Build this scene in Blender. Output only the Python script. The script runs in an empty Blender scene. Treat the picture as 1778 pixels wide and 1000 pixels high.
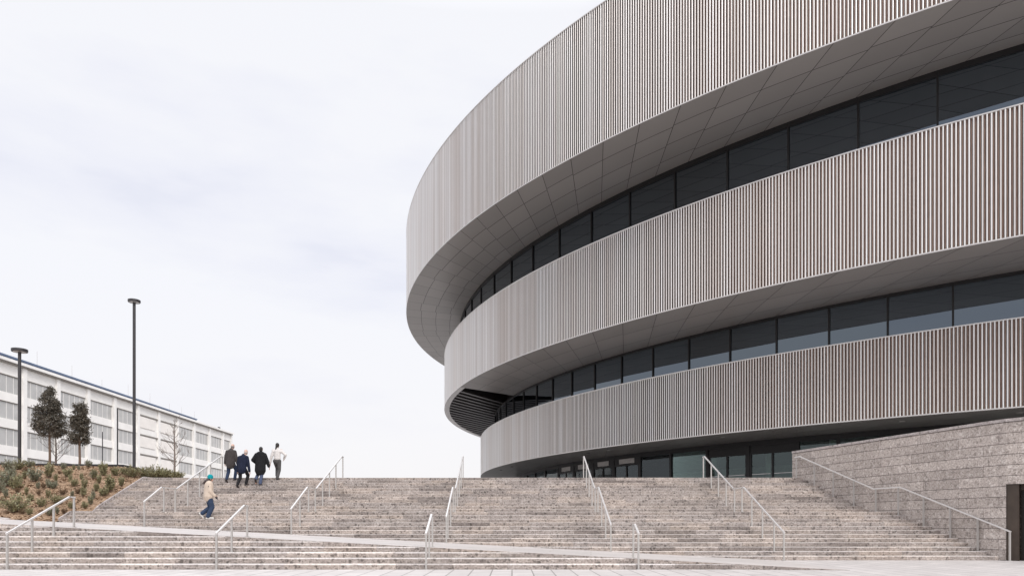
import bpy, bmesh, math, random
from mathutils import Vector, Matrix, noise
import numpy as np

random.seed(7)
scene = bpy.context.scene
COL = scene.collection

# ------------------------------------------------------------------ camera model
EYE = 1.135            # eye height above the plaza
FPX, VX, HY = 1185.0, 889.0, 912.0   # focal length, vanishing column and horizon in photo pixels (1778 wide)

def at(x, y, Y):
    """The world point seen at photo pixel (x, y) at depth Y (used once to survey the place)."""
    return Vector(((x - VX) * Y / FPX, Y, EYE + (HY - y) * Y / FPX))

cam_d = bpy.data.cameras.new('camera')
cam = bpy.data.objects.new('camera', cam_d)
COL.objects.link(cam)
cam.location = (0, 0, EYE)
cam.rotation_euler = (math.radians(90), 0, 0)
cam_d.sensor_width = 36.0
cam_d.lens = FPX / 1778 * 36.0
cam_d.shift_y = (HY - 500) / 1778
cam_d.clip_start = 0.1
cam_d.clip_end = 6000
scene.camera = cam

# ------------------------------------------------------------------ mesh builder
class MB:
    def __init__(self):
        self.v, self.f, self.m, self.uv = [], [], [], {}
    def vert(self, p):
        self.v.append(tuple(p)); return len(self.v) - 1
    def face(self, ids, m=0, uv=None):
        self.f.append(tuple(ids)); self.m.append(m)
        if uv: self.uv[len(self.f) - 1] = uv
    def quad(self, a, b, c, d, m=0, uv=None):
        i = [self.vert(p) for p in (a, b, c, d)]
        self.face(i, m, uv)
    def box(self, x0, x1, y0, y1, z0, z1, m=0):
        self.obox(Vector(((x0 + x1) / 2, (y0 + y1) / 2, (z0 + z1) / 2)), Vector((x1 - x0, 0, 0)) / 2,
                  Vector((0, y1 - y0, 0)) / 2, Vector((0, 0, z1 - z0)) / 2, m)
    def obox(self, c, ax, ay, az, m=0):
        c, ax, ay, az = map(Vector, (c, ax, ay, az))
        i = [self.vert(c + sx * ax + sy * ay + sz * az) for sz in (-1, 1) for sy in (-1, 1) for sx in (-1, 1)]
        for q in ((0, 2, 3, 1), (4, 5, 7, 6), (0, 1, 5, 4), (2, 6, 7, 3), (0, 4, 6, 2), (1, 3, 7, 5)):
            self.face([i[k] for k in q], m)
    def bar(self, p, q, w, h, m=0, up=(0, 0, 1)):
        """rectangular bar from p to q, w across, h in the up direction"""
        p, q, up = Vector(p), Vector(q), Vector(up)
        d = (q - p)
        s = d.cross(up).normalized() if d.cross(up).length > 1e-6 else Vector((1, 0, 0))
        u = s.cross(d).normalized()
        self.obox((p + q) / 2, d / 2, s * w / 2, u * h / 2, m)
    def tube(self, pts, rads, n=8, m=0, cap=True):
        pts = [Vector(p) for p in pts]
        rings = []
        ref = Vector((0.31, 0.9, 0.2))
        for k, p in enumerate(pts):
            d = (pts[min(k + 1, len(pts) - 1)] - pts[max(k - 1, 0)]).normalized()
            a = d.cross(ref).normalized() if abs(d.dot(ref.normalized())) < .97 else d.cross(Vector((1, 0, 0))).normalized()
            b = d.cross(a)
            rings.append([self.vert(p + rads[k] * (math.cos(t) * a + math.sin(t) * b)) for t in [2 * math.pi * j / n for j in range(n)]])
        for r0, r1 in zip(rings, rings[1:]):
            for j in range(n):
                self.face((r0[j], r0[(j + 1) % n], r1[(j + 1) % n], r1[j]), m)
        if cap:
            self.face(rings[0][::-1], m); self.face(rings[-1], m)
    def build(self, name, mats, parent=None, smooth=False):
        me = bpy.data.meshes.new(name)
        me.from_pydata(self.v, [], self.f)
        if not isinstance(mats, (list, tuple)): mats = [mats]
        for mt in mats: me.materials.append(mt)
        me.polygons.foreach_set('material_index', self.m)
        if self.uv:
            uvl = me.uv_layers.new(name='UVMap')
            for fi, uv in self.uv.items():
                for li, c in zip(me.polygons[fi].loop_indices, uv): uvl.data[li].uv = c
        if smooth: me.polygons.foreach_set('use_smooth', [True] * len(me.polygons))
        me.update()
        return link(name, me, parent)

def link(name, me, parent=None):
    o = bpy.data.objects.new(name, me)
    COL.objects.link(o)
    if parent is not None:
        o.parent = parent
        o.matrix_parent_inverse = Matrix.Identity(4)
        if parent.parent is not None:
            pass
    return o

def thing(name, label, cat, loc=(0, 0, 0), group=None):
    o = bpy.data.objects.new(name, None)
    COL.objects.link(o)
    o.empty_display_size = .2
    o.location = loc
    tag(o, label, cat, group)
    return o

def tag(o, label=None, cat=None, group=None, kind=None):
    if label: o['label'] = label
    if cat: o['category'] = cat
    if group: o['group'] = group
    if kind: o['kind'] = kind
    return o

# ------------------------------------------------------------------ materials
def srgb(r, g, b):
    def l(c):
        c /= 255.0
        return c / 12.92 if c <= .04045 else ((c + .055) / 1.055) ** 2.4
    return (l(r), l(g), l(b), 1.0)

def C(r, g, b): return (r, g, b, 1.0)

class Mat:
    def __init__(self, name, rough=.6, metal=0.0, spec=.5):
        self.m = bpy.data.materials.new(name)
        self.m.use_nodes = True
        self.nt = self.m.node_tree
        self.N = self.nt.nodes
        self.b = self.N['Principled BSDF']
        self.b.inputs['Roughness'].default_value = rough
        self.b.inputs['Metallic'].default_value = metal
        self.b.inputs['Specular IOR Level'].default_value = spec
    def n(self, typ, **kw):
        x = self.N.new(typ)
        for k, v in kw.items(): setattr(x, k, v)
        return x
    def L(self, a, b): self.nt.links.new(a, b)
    def coord(self, scale=(1, 1, 1), src='Object', rot=(0, 0, 0)):
        t = self.n('ShaderNodeTexCoord'); mp = self.n('ShaderNodeMapping')
        mp.inputs['Scale'].default_value = scale; mp.inputs['Rotation'].default_value = rot
        self.L(t.outputs[src], mp.inputs['Vector']); return mp.outputs['Vector']
    def noise(self, vec, scale, detail=4, rough=.55):
        x = self.n('ShaderNodeTexNoise'); x.inputs['Scale'].default_value = scale
        x.inputs['Detail'].default_value = detail; x.inputs['Roughness'].default_value = rough
        self.L(vec, x.inputs['Vector']); return x.outputs['Fac']
    def ramp(self, fac, stops):
        x = self.n('ShaderNodeValToRGB'); e = x.color_ramp.elements
        while len(e) < len(stops): e.new(.5)
        for k, (p, c) in enumerate(stops): e[k].position = p; e[k].color = c
        self.L(fac, x.inputs['Fac']); return x.outputs['Color']
    def mix(self, fac, a, b, mode='MIX'):
        x = self.n('ShaderNodeMix', data_type='RGBA', blend_type=mode)
        def put(s, v):
            if isinstance(v, (tuple, list)): s.default_value = v
            elif isinstance(v, (int, float)): s.default_value = v
            else: self.L(v, s)
        put(x.inputs['Factor'], fac); put(x.inputs['A'], a); put(x.inputs['B'], b)
        return x.outputs['Result']
    def math(self, op, a, b=None, c=None):
        x = self.n('ShaderNodeMath', operation=op)
        for s, v in zip(x.inputs, (a, b, c)):
            if v is None: continue
            if isinstance(v, (int, float)): s.default_value = v
            else: self.L(v, s)
        return x.outputs[0]
    def col(self, c):
        if isinstance(c, tuple): self.b.inputs['Base Color'].default_value = c
        else: self.L(c, self.b.inputs['Base Color'])
        return self
    def bump(self, h, strength=.3, dist=.02):
        x = self.n('ShaderNodeBump'); x.inputs['Strength'].default_value = strength; x.inputs['Distance'].default_value = dist
        self.L(h, x.inputs['Height']); self.L(x.outputs['Normal'], self.b.inputs['Normal']); return self

def plain(name, c, rough=.6, metal=0.0, var=.12, scale=6.0, spec=.5):
    M = Mat(name, rough, metal, spec)
    v = M.coord()
    f = M.noise(v, scale, 5)
    d = tuple(x * (1 - var) for x in c[:3]) + (1,)
    u = tuple(min(1, x * (1 + var)) for x in c[:3]) + (1,)
    M.col(M.ramp(f, [(.3, d), (.7, u)]))
    return M.m

def stone(name, base, dark, light, rise=None, blocks=True, uvwall=False, gain=1.0, rough=.7):
    """conglomerate stone: dark and pale pebbles in a grey matrix, each block a little different"""
    M = Mat(name, rough)
    v = M.coord()
    # pebbles at two sizes
    vo = M.n('ShaderNodeTexVoronoi', feature='F1'); vo.inputs['Scale'].default_value = 8.5 if uvwall else 9.0
    wv = M.n('ShaderNodeVectorMath', operation='ADD')
    nz = M.n('ShaderNodeTexNoise'); nz.inputs['Scale'].default_value = 7.0; nz.inputs['Detail'].default_value = 2
    M.L(v, nz.inputs['Vector'])
    sc = M.n('ShaderNodeVectorMath', operation='SCALE'); sc.inputs['Scale'].default_value = .10
    M.L(nz.outputs['Color'], sc.inputs[0]); M.L(v, wv.inputs[0]); M.L(sc.outputs[0], wv.inputs[1])
    M.L(wv.outputs[0], vo.inputs['Vector'])
    sep = M.n('ShaderNodeSeparateColor'); M.L(vo.outputs['Color'], sep.inputs[0])
    r1 = sep.outputs[0]
    core = M.math('LESS_THAN', vo.outputs['Distance'], .42)
    c = M.ramp(M.noise(v, 26, 5, .7), [(.30, tuple(x * .72 for x in base[:3]) + (1,)), (.7, tuple(min(1, x * 1.25) for x in base[:3]) + (1,))])
    peb_dark = M.math('MULTIPLY', core, M.math('GREATER_THAN', r1, .74))
    peb_pale = M.math('MULTIPLY', core, M.math('LESS_THAN', r1, .22))
    c = M.mix(M.math('MULTIPLY', peb_dark, .5 if uvwall else .75), c, dark)
    c = M.mix(M.math('MULTIPLY', peb_pale, .45), c, light)
    vo2 = M.n('ShaderNodeTexVoronoi', feature='F1'); vo2.inputs['Scale'].default_value = 34.0
    M.L(v, vo2.inputs['Vector'])
    sep2 = M.n('ShaderNodeSeparateColor'); M.L(vo2.outputs['Color'], sep2.inputs[0])
    c = M.mix(M.math('MULTIPLY', M.math('GREATER_THAN', sep2.outputs[0], .84), .55), c, dark)
    c = M.mix(M.math('MULTIPLY', M.math('LESS_THAN', sep2.outputs[0], .12), .5), c, light)
    # seams of darker sediment
    st = M.noise(M.coord((.9, 1.2, 3.0)), 1.6, 6, .72)
    c = M.mix(M.ramp(st, [(.52, C(0, 0, 0)), (.68, C(*[.22 if uvwall else .45] * 3))]), c, dark)
    mo = M.noise(M.coord((1.0, 1.4, 1.3)), 3.4, 5, .68)
    c = M.mix(M.ramp(mo, [(.52, C(0, 0, 0)), (.62, C(*[.12 if uvwall else .30] * 3))]), c, tuple(x * 1.35 for x in dark[:3]) + (1,))
    wm = M.noise(M.coord((.5, .5, .9)), 1.1, 3, .6)
    c = M.mix(M.ramp(wm, [(.5, C(0, 0, 0)), (.8, C(.20, .20, .20))]) if not uvwall else 0.0, c, C(.38, .32, .26))
    if blocks and rise:
        s = M.n('ShaderNodeSeparateXYZ'); M.L(v, s.inputs[0])
        row = M.math('FLOOR', M.math('DIVIDE', M.math('SUBTRACT', s.outputs['Z'], .004), rise))
        sh = M.n('ShaderNodeTexWhiteNoise', noise_dimensions='1D'); M.L(row, sh.inputs['W'])
        bx = M.math('ADD', M.math('DIVIDE', s.outputs['X'], 1.45), M.math('MULTIPLY', sh.outputs['Value'], 7.0))
        bi = M.math('FLOOR', bx)
        cb = M.n('ShaderNodeCombineXYZ'); M.L(bi, cb.inputs[0]); M.L(row, cb.inputs[1])
        wn = M.n('ShaderNodeTexWhiteNoise', noise_dimensions='2D'); M.L(cb.outputs[0], wn.inputs['Vector'])
        c = M.mix(1.0, c, M.ramp(wn.outputs['Value'], [(0, C(.60, .58, .57)), (.16, C(.86, .85, .84)), (.5, C(1, 1, 1)), (.8, C(1.05, 1.01, .96)), (1, C(1.24, 1.22, 1.19))]), 'MULTIPLY')
        fr = M.math('FRACT', bx)
        j = M.math('LESS_THAN', fr, .006)
        c = M.mix(M.math('MULTIPLY', j, .6), c, C(.09, .08, .07))
    if uvwall:
        br = M.n('ShaderNodeTexBrick'); tc = M.n('ShaderNodeTexCoord')
        M.L(tc.outputs['UV'], br.inputs['Vector'])
        br.inputs['Scale'].default_value = 1.0; br.inputs['Brick Width'].default_value = 1.42
        br.inputs['Row Height'].default_value = .345; br.inputs['Mortar Size'].default_value = .008
        br.inputs['Mortar Smooth'].default_value = .0
        br.inputs['Color1'].default_value = C(.84, .82, .81); br.inputs['Color2'].default_value = C(1.10, 1.08, 1.07)
        br.inputs['Mortar'].default_value = C(.60, .56, .55); br.offset = .37; br.squash = 1.35; br.squash_frequency = 3
        c = M.mix(1.0, c, br.outputs['Color'], 'MULTIPLY')
        su = M.n('ShaderNodeSeparateXYZ'); M.L(tc.outputs['UV'], su.inputs[0])
        fr = M.math('FRACT', M.math('ADD', M.math('DIVIDE', su.outputs['Y'], .345), .018))
        c = M.mix(M.math('MULTIPLY', M.math('LESS_THAN', fr, .05), .9), c, C(.075, .06, .056))
        M.bump(M.math('ADD', M.math('MULTIPLY', br.outputs['Fac'], -1.0), M.math('MULTIPLY', M.noise(v, 40, 3), .2)), .6, .012)
    else:
        M.bump(M.noise(v, 45, 4, .7), .35, .012)
    M.col(c)
    return M.m

R_ = .1385   # riser
MAT = {}
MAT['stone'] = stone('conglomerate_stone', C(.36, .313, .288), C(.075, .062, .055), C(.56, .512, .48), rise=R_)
MAT['wall_stone'] = stone('conglomerate_wall', C(.445, .395, .362), C(.17, .145, .13), C(.70, .66, .625), blocks=False, uvwall=True)
MAT['coping'] = stone('conglomerate_coping', C(.45, .40, .385), C(.14, .12, .11), C(.58, .55, .53), blocks=False)

def paving(name, base, w, h, rot=0.0, mort=.010, streak=(1, 1, 1), var=.10, mcol=C(.30, .28, .26), rough=.5):
    M = Mat(name, rough)
    v = M.coord((1, 1, 1), rot=(0, 0, rot))
    br = M.n('ShaderNodeTexBrick'); M.L(v, br.inputs['Vector'])
    br.inputs['Scale'].default_value = 1; br.inputs['Brick Width'].default_value = w; br.inputs['Row Height'].default_value = h
    br.inputs['Mortar Size'].default_value = mort; br.inputs['Mortar Smooth'].default_value = 0
    br.inputs['Color1'].default_value = tuple(x * (1 - var) for x in base[:3]) + (1,)
    br.inputs['Color2'].default_value = tuple(min(.9, x * (1 + var)) for x in base[:3]) + (1,)
    br.inputs['Mortar'].default_value = mcol; br.offset = .5
    f = M.noise(M.coord(streak, rot=(0, 0, rot)), 2.2, 6, .65)
    c = M.mix(1.0, br.outputs['Color'], M.ramp(f, [(.3, C(.80, .79, .78)), (.55, C(1, 1, 1)), (.75, C(1.05, 1.04, 1.03))]), 'MULTIPLY')
    g = M.noise(v, 60, 3, .7)
    c = M.mix(1.0, c, M.ramp(g, [(.25, C(.86, .86, .86)), (.7, C(1.05, 1.05, 1.05))]), 'MULTIPLY')
    M.col(c); M.bump(M.math('ADD', M.math('MULTIPLY', br.outputs['Fac'], -1), M.math('MULTIPLY', g, .15)), .4, .006)
    return M.m

MAT['plaza'] = paving('pale_granite_paving', C(.60, .565, .545), 1.0, .5, rot=math.radians(90), streak=(.6, 3, 1), mort=.012, mcol=C(.20, .185, .175), var=.07)
MAT['ramp'] = paving('pale_ramp_paving', C(.56, .52, .495), 2.4, .9, rot=math.radians(6.6), mort=.012, streak=(.25, 5, 1), var=.06, mcol=C(.40, .37, .34))
MAT['tread'] = stone('skylit_tread_stone', C(.60, .56, .535), C(.38, .34, .32), C(.74, .71, .69), rise=R_, rough=.5)  # paler than the risers; skylight on the treads is put into the colour
MAT['ground'] = plain('asphalt_ground', C(.20, .19, .18), .9, scale=.4)
MAT['terrace'] = paving('terrace_paving', C(.42, .40, .385), 1.2, .6)
MAT['steel'] = plain('brushed_steel', C(.70, .68, .665), .34, .40, var=.06, scale=30)
MAT['steel_post'] = plain('satin_steel_post', C(.47, .45, .43), .42, .35, var=.08, scale=30)
MAT['lamp'] = plain('graphite_paint', C(.055, .052, .055), .45, .3, scale=12)
MAT['lamp_lens'] = plain('frosted_lens', C(.42, .41, .40), .4)

def mulch():
    M = Mat('bark_mulch', .95, spec=.15)
    v = M.coord((1, 1, 1.4))
    f = M.noise(v, 9, 8, .75)
    c = M.ramp(f, [(.25, C(.17, .105, .065)), (.42, C(.41, .275, .18)), (.6, C(.53, .375, .26)), (.8, C(.64, .48, .35))])
    vo = M.n('ShaderNodeTexVoronoi', feature='F1'); vo.inputs['Scale'].default_value = 16; M.L(v, vo.inputs['Vector'])
    c = M.mix(1.0, c, M.ramp(vo.outputs['Distance'], [(0, C(1.12, 1.12, 1.12)), (.7, C(.62, .6, .58))]), 'MULTIPLY')
    M.col(c); M.bump(M.math('ADD', f, vo.outputs['Distance']), .9, .06)
    return M.m
MAT['mulch'] = mulch()

def leafmat(name, cols, rough=.55):
    M = Mat(name, rough, spec=.3)
    oi = M.n('ShaderNodeObjectInfo'); g = M.n('ShaderNodeNewGeometry')
    wn = M.math('FRACT', M.math('ADD', g.outputs['Random Per Island'], oi.outputs['Random']))
    M.col(M.ramp(wn, [(k / (len(cols) - 1), c) for k, c in enumerate(cols)]))
    return M.m
MAT['shrub'] = leafmat('rosemary_leaf', [C(.15, .15, .075), C(.28, .265, .14), C(.22, .215, .11), C(.36, .335, .20), C(.18, .17, .095)])
MAT['shrub_blue'] = leafmat('grey_green_leaf', [C(.15, .16, .115), C(.26, .265, .19), C(.20, .21, .14), C(.32, .31, .22)])
MAT['shrub_brown'] = leafmat('dry_heather_leaf', [C(.14, .075, .04), C(.20, .12, .07), C(.11, .085, .045), C(.25, .17, .10)])
MAT['oak'] = leafmat('evergreen_leaf', [C(.055, .047, .035), C(.115, .10, .077), C(.085, .074, .056), C(.19, .168, .14), C(.065, .058, .043)], .42)
MAT['bark'] = plain('brown_bark', C(.17, .115, .085), .9, scale=18, var=.35)
MAT['bark_grey'] = plain('grey_bark', C(.20, .165, .145), .9, scale=18, var=.35)
MAT['liner'] = plain('black_edging', C(.028, .027, .030), .6)

MAT['plaster'] = plain('white_render', C(.88, .86, .83), .8, var=.05, scale=.5)
MAT['plaster_warm'] = plain('cream_render', C(.86, .82, .775), .8, var=.06, scale=.5)
MAT['roof_blue'] = plain('blue_roof_edge', C(.13, .175, .27), .5, var=.15, scale=.3)
def office_glass():
    M = Mat('office_glass', .12, spec=.6)
    g = M.n('ShaderNodeNewGeometry')
    v = M.coord((1, 1, 1))
    f = M.noise(v, .55, 3)
    M.col(M.mix(M.math('MULTIPLY', g.outputs['Random Per Island'], .6), M.ramp(f, [(.35, C(.42, .415, .405)), (.65, C(.53, .525, .51))]), C(.47, .465, .455)))
    return M.m
MAT['office_glass'] = office_glass()
MAT['mullion_white'] = plain('white_window_frame', C(.78, .76, .73), .6, var=.03)
MAT['shade_tone'] = plain('painted_shade', C(.24, .22, .20), .8)  # flat dark tone that paints in shade under heads, lintels and cornice

def fin_mat():
    M = Mat('champagne_aluminium', .33, .30, .5)
    v = M.coord((1, 1, 1))
    g = M.n('ShaderNodeNewGeometry')
    c = M.ramp(g.outputs['Random Per Island'], [(0, C(.67, .64, .62)), (.45, C(.755, .735, .72)), (.8, C(.80, .785, .775)), (1, C(.87, .86, .855))])
    st = M.noise(M.coord((.55, .55, .03)), 1.3, 5, .6)
    c = M.mix(1.0, c, M.ramp(st, [(.3, C(.90, .86, .83)), (.6, C(1, 1, 1))]), 'MULTIPLY')
    M.col(c)
    return M.m
MAT['fin'] = fin_mat()
MAT['fin_back'] = plain('bronze_backing_tube', C(.38, .258, .205), .42, .3, var=.1, scale=3)
MAT['back'] = plain('dark_backing', C(.020, .016, .016), .7)
MAT['trim'] = plain('pale_metal_edge', C(.62, .59, .57), .35, .5, var=.05)

def soffit_mat(name, base, width, rows):
    M = Mat(name, .40, .18, .4)
    M.b.inputs['Coat Weight'].default_value = .0; M.b.inputs['Coat Roughness'].default_value = .09
    tc = M.n('ShaderNodeTexCoord')
    br = M.n('ShaderNodeTexBrick'); M.L(tc.outputs['UV'], br.inputs['Vector'])
    br.inputs['Scale'].default_value = 1; br.inputs['Brick Width'].default_value = 6.4 / rows
    br.inputs['Row Height'].default_value = width; br.inputs['Mortar Size'].default_value = .022
    br.inputs['Mortar Smooth'].default_value = 0.1; br.offset = .08; br.offset_frequency = 4
    br.inputs['Color1'].default_value = tuple(x * .93 for x in base[:3]) + (1,)
    br.inputs['Color2'].default_value = tuple(x * 1.07 for x in base[:3]) + (1,)
    br.inputs['Mortar'].default_value = C(.03, .028, .026)
    M.L(br.outputs['Color'], M.b.inputs['Base Color'])
    return M.m
MAT['soffit1'] = soffit_mat('grey_soffit_panels', C(.36, .338, .322), 2.44, 4)
MAT['soffit2'] = soffit_mat('grey_soffit_panels_lower', C(.35, .325, .31), 2.44, 3)
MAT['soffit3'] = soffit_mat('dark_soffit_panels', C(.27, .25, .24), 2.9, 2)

def glass_dark(name, c, rough=.02, spec=.5):
    M = Mat(name, rough, 0, spec)
    M.b.inputs['Specular Tint'].default_value = (.74, .87, 1.0, 1); M.b.inputs['IOR'].default_value = 2.35
    v = M.coord((1, 1, 1)); f = M.noise(v, .5, 2)
    M.col(M.ramp(f, [(.3, tuple(x * .6 for x in c[:3]) + (1,)), (.7, c)]))
    return M.m
MAT['glass'] = glass_dark('dark_tinted_glass', C(.0015, .002, .003))
def clear_glass():
    M = Mat('entrance_glass', .02)
    tr = M.n('ShaderNodeBsdfTransparent'); tr.inputs['Color'].default_value = (.60, .68, .64, 1)
    gl = M.n('ShaderNodeBsdfGlossy'); gl.inputs['Roughness'].default_value = .02; gl.inputs['Color'].default_value = (.85, .95, 1, 1)
    fr = M.n('ShaderNodeFresnel'); fr.inputs['IOR'].default_value = 1.6
    mx_ = M.n('ShaderNodeMixShader'); M.L(fr.outputs[0], mx_.inputs[0]); M.L(tr.outputs[0], mx_.inputs[1]); M.L(gl.outputs[0], mx_.inputs[2])
    M.L(mx_.outputs[0], M.N['Material Output'].inputs['Surface'])
    return M.m
MAT['glass_low'] = clear_glass()
MAT['black_metal'] = plain('black_window_metal', C(.016, .015, .016), .45, .3)
MAT['vent'] = plain('pale_vent_louvre', C(.50, .47, .45), .5, .2)
MAT['bronze'] = plain('dark_bronze_panel', C(.058, .042, .032), .5, .3, var=.2, scale=3)
MAT['bronze_dark'] = plain('dark_bronze_door', C(.022, .018, .015), .5, .3)
MAT['core'] = plain('arena_core', C(.10, .095, .09), .9)

# ------------------------------------------------------------------ world and sun
w = bpy.data.worlds.new('World'); scene.world = w; w.use_nodes = True
nt = w.node_tree; nd = nt.nodes
bg = nd['Background']
SUN_EL, SUN_AZ = math.radians(40), math.radians(151)   # azimuth from +Y, clockwise: behind the camera, to the right
sky = nd.new('ShaderNodeTexSky'); sky.sky_type = 'NISHITA'; sky.sun_disc = False
sky.sun_elevation = SUN_EL; sky.sun_rotation = SUN_AZ; sky.dust_density = 3.0
tc = nd.new('ShaderNodeTexCoord')
mp = nd.new('ShaderNodeMapping'); mp.inputs['Scale'].default_value = (1.0, 1.0, 3.4); mp.inputs['Location'].default_value = (.35, .1, .62)
nz = nd.new('ShaderNodeTexNoise'); nz.inputs['Scale'].default_value = 1.9; nz.inputs['Detail'].default_value = 7; nz.inputs['Roughness'].default_value = .52
nt.links.new(tc.outputs['Generated'], mp.inputs['Vector']); nt.links.new(mp.outputs['Vector'], nz.inputs['Vector'])
cr = nd.new('ShaderNodeValToRGB'); e = cr.color_ramp.elements
e[0].position = .36; e[0].color = (7.7, 7.9, 9.0, 1)
e[1].position = .58; e[1].color = (9.4, 9.45, 9.85, 1)
m_ = e.new(.46); m_.color = (8.75, 8.85, 9.6, 1)
sp = nd.new('ShaderNodeSeparateXYZ'); nt.links.new(tc.outputs['Generated'], sp.inputs[0])
# a thicker lavender-grey layer of cloud at middle height
b1 = nd.new('ShaderNodeMath'); b1.operation = 'SUBTRACT'; b1.inputs[1].default_value = .44; nt.links.new(sp.outputs['Z'], b1.inputs[0])
b2 = nd.new('ShaderNodeMath'); b2.operation = 'ABSOLUTE'; nt.links.new(b1.outputs[0], b2.inputs[0])
b3 = nd.new('ShaderNodeMapRange'); b3.inputs['From Min'].default_value = 0; b3.inputs['From Max'].default_value = .17
b3.inputs['To Min'].default_value = .085; b3.inputs['To Max'].default_value = -.06; nt.links.new(b2.outputs[0], b3.inputs['Value'])
b4 = nd.new('ShaderNodeMath'); b4.operation = 'SUBTRACT'; nt.links.new(nz.outputs['Fac'], b4.inputs[0]); nt.links.new(b3.outputs['Result'], b4.inputs[1])
nt.links.new(b4.outputs[0], cr.inputs['Fac'])
# overcast sky: pale warm haze low down, brightest cloud overhead
lo = nd.new('ShaderNodeMapRange'); lo.inputs['From Min'].default_value = .0; lo.inputs['From Max'].default_value = .30
lo.inputs['To Min'].default_value = 1.0; lo.inputs['To Max'].default_value = .0
nt.links.new(sp.outputs['Z'], lo.inputs['Value'])
hz = nd.new('ShaderNodeMix'); hz.data_type = 'RGBA'; hz.inputs['B'].default_value = (9.6, 9.35, 9.4, 1)
hm = nd.new('ShaderNodeMath'); hm.operation = 'MULTIPLY'; hm.inputs[1].default_value = .9
nt.links.new(lo.outputs['Result'], hm.inputs[0]); nt.links.new(hm.outputs[0], hz.inputs['Factor'])
nt.links.new(cr.outputs['Color'], hz.inputs['A'])
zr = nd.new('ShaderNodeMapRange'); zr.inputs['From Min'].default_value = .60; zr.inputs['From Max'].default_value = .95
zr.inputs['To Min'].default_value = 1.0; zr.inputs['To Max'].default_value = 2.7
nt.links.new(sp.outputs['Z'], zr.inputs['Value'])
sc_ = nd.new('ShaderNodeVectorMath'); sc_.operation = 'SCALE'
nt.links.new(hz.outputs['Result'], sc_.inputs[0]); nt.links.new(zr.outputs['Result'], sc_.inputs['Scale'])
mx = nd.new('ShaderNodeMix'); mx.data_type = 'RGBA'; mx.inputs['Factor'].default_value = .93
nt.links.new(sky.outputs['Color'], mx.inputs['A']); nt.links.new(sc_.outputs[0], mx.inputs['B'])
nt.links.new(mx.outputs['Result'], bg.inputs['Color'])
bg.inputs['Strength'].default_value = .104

sd = bpy.data.lights.new('sun', 'SUN'); so = bpy.data.objects.new('sun', sd); COL.objects.link(so)
sd.energy = 1.5; sd.angle = math.radians(14); sd.color = (1.0, .955, .90)
sdir = Vector((math.sin(SUN_AZ) * math.cos(SUN_EL), math.cos(SUN_AZ) * math.cos(SUN_EL), math.sin(SUN_EL)))
so.rotation_euler = sdir.to_track_quat('Z', 'Y').to_euler()
so.location = sdir * 60

scene.view_settings.view_transform = 'Standard'
scene.view_settings.look = 'None'
scene.view_settings.exposure = 0.0
scene.view_settings.gamma = 1.0

# ------------------------------------------------------------------ ground, plaza, terrace, ramp, stairs
g = MB(); S = 3000
g.quad((-S, -S, -.03), (S, -S, -.03), (S, S, -.03), (-S, S, -.03))
tag(g.build('ground', MAT['ground']), kind='structure')
g = MB(); g.quad((-70, -40, 0), (70, -40, 0), (70, 31, 0), (-70, 31, 0))
tag(g.build('plaza', MAT['plaza']), kind='structure')

T_UP, T_LO = .335, .33
Y_UP, Y_LO = 22.4, 17.69
def riser_y(i): return Y_UP + (i - 1) * T_UP if i <= 12 else Y_UP + 11 * T_UP + 1.45 + (i - 13) * T_UP
TOP = 24 * R_
def ramp_z(X): return max(0.004, .05 * (8 - X) + .03)
def front_y(X): return Y_LO + (ramp_z(X) - R_) * T_LO / R_

# retaining wall line (front face), from the top of the stairs down to the plaza and away to the right
WALL = [(13.10, 31.9), (13.32, 31.2), (13.95, 29.1), (14.55, 27.0), (14.98, 25.6), (15.45, 24.0), (15.92, 22.5), (16.06, 22.18),
        (16.35, 21.86), (17.95, 20.1), (19.2, 18.7), (20.6, 17.1)]
def wall_x(Y):
    for (x0, y0), (x1, y1) in zip(WALL, WALL[1:]):
        if y1 <= Y <= y0: return x0 + (x1 - x0) * (y0 - Y) / (y0 - y1)
    return WALL[0][0] if Y > WALL[0][1] else WALL[-1][0]

XL = -16.8
def stair_mesh(name, risers, xl, xr_fn, ytail, label, ch0=.0135):
    """risers: list of (Y, z_bottom, z_top); each step has its riser, a small chamfered nosing and its tread"""
    m = MB()
    for k, (Y, z0, z1) in enumerate(risers):
        Yn = risers[k + 1][0] if k + 1 < len(risers) else ytail
        xr = xr_fn(Y); xa, xb = xl, xr; ch = max(.005, ch0 - .0005 * k)
        n = 1
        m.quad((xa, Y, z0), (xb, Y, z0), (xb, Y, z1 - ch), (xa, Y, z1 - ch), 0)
        m.quad((xa, Y, z1 - ch), (xb, Y, z1 - ch), (xb, Y + ch, z1), (xa, Y + ch, z1), 1)  # pale tread tone on the chamfer paints in the bright edge line
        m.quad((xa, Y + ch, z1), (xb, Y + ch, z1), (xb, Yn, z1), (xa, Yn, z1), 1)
        m.quad((xa, Y, z0), (xa, Y, z1), (xa, Yn, z1), (xa, Yn, z0), 0)
    return m

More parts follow.
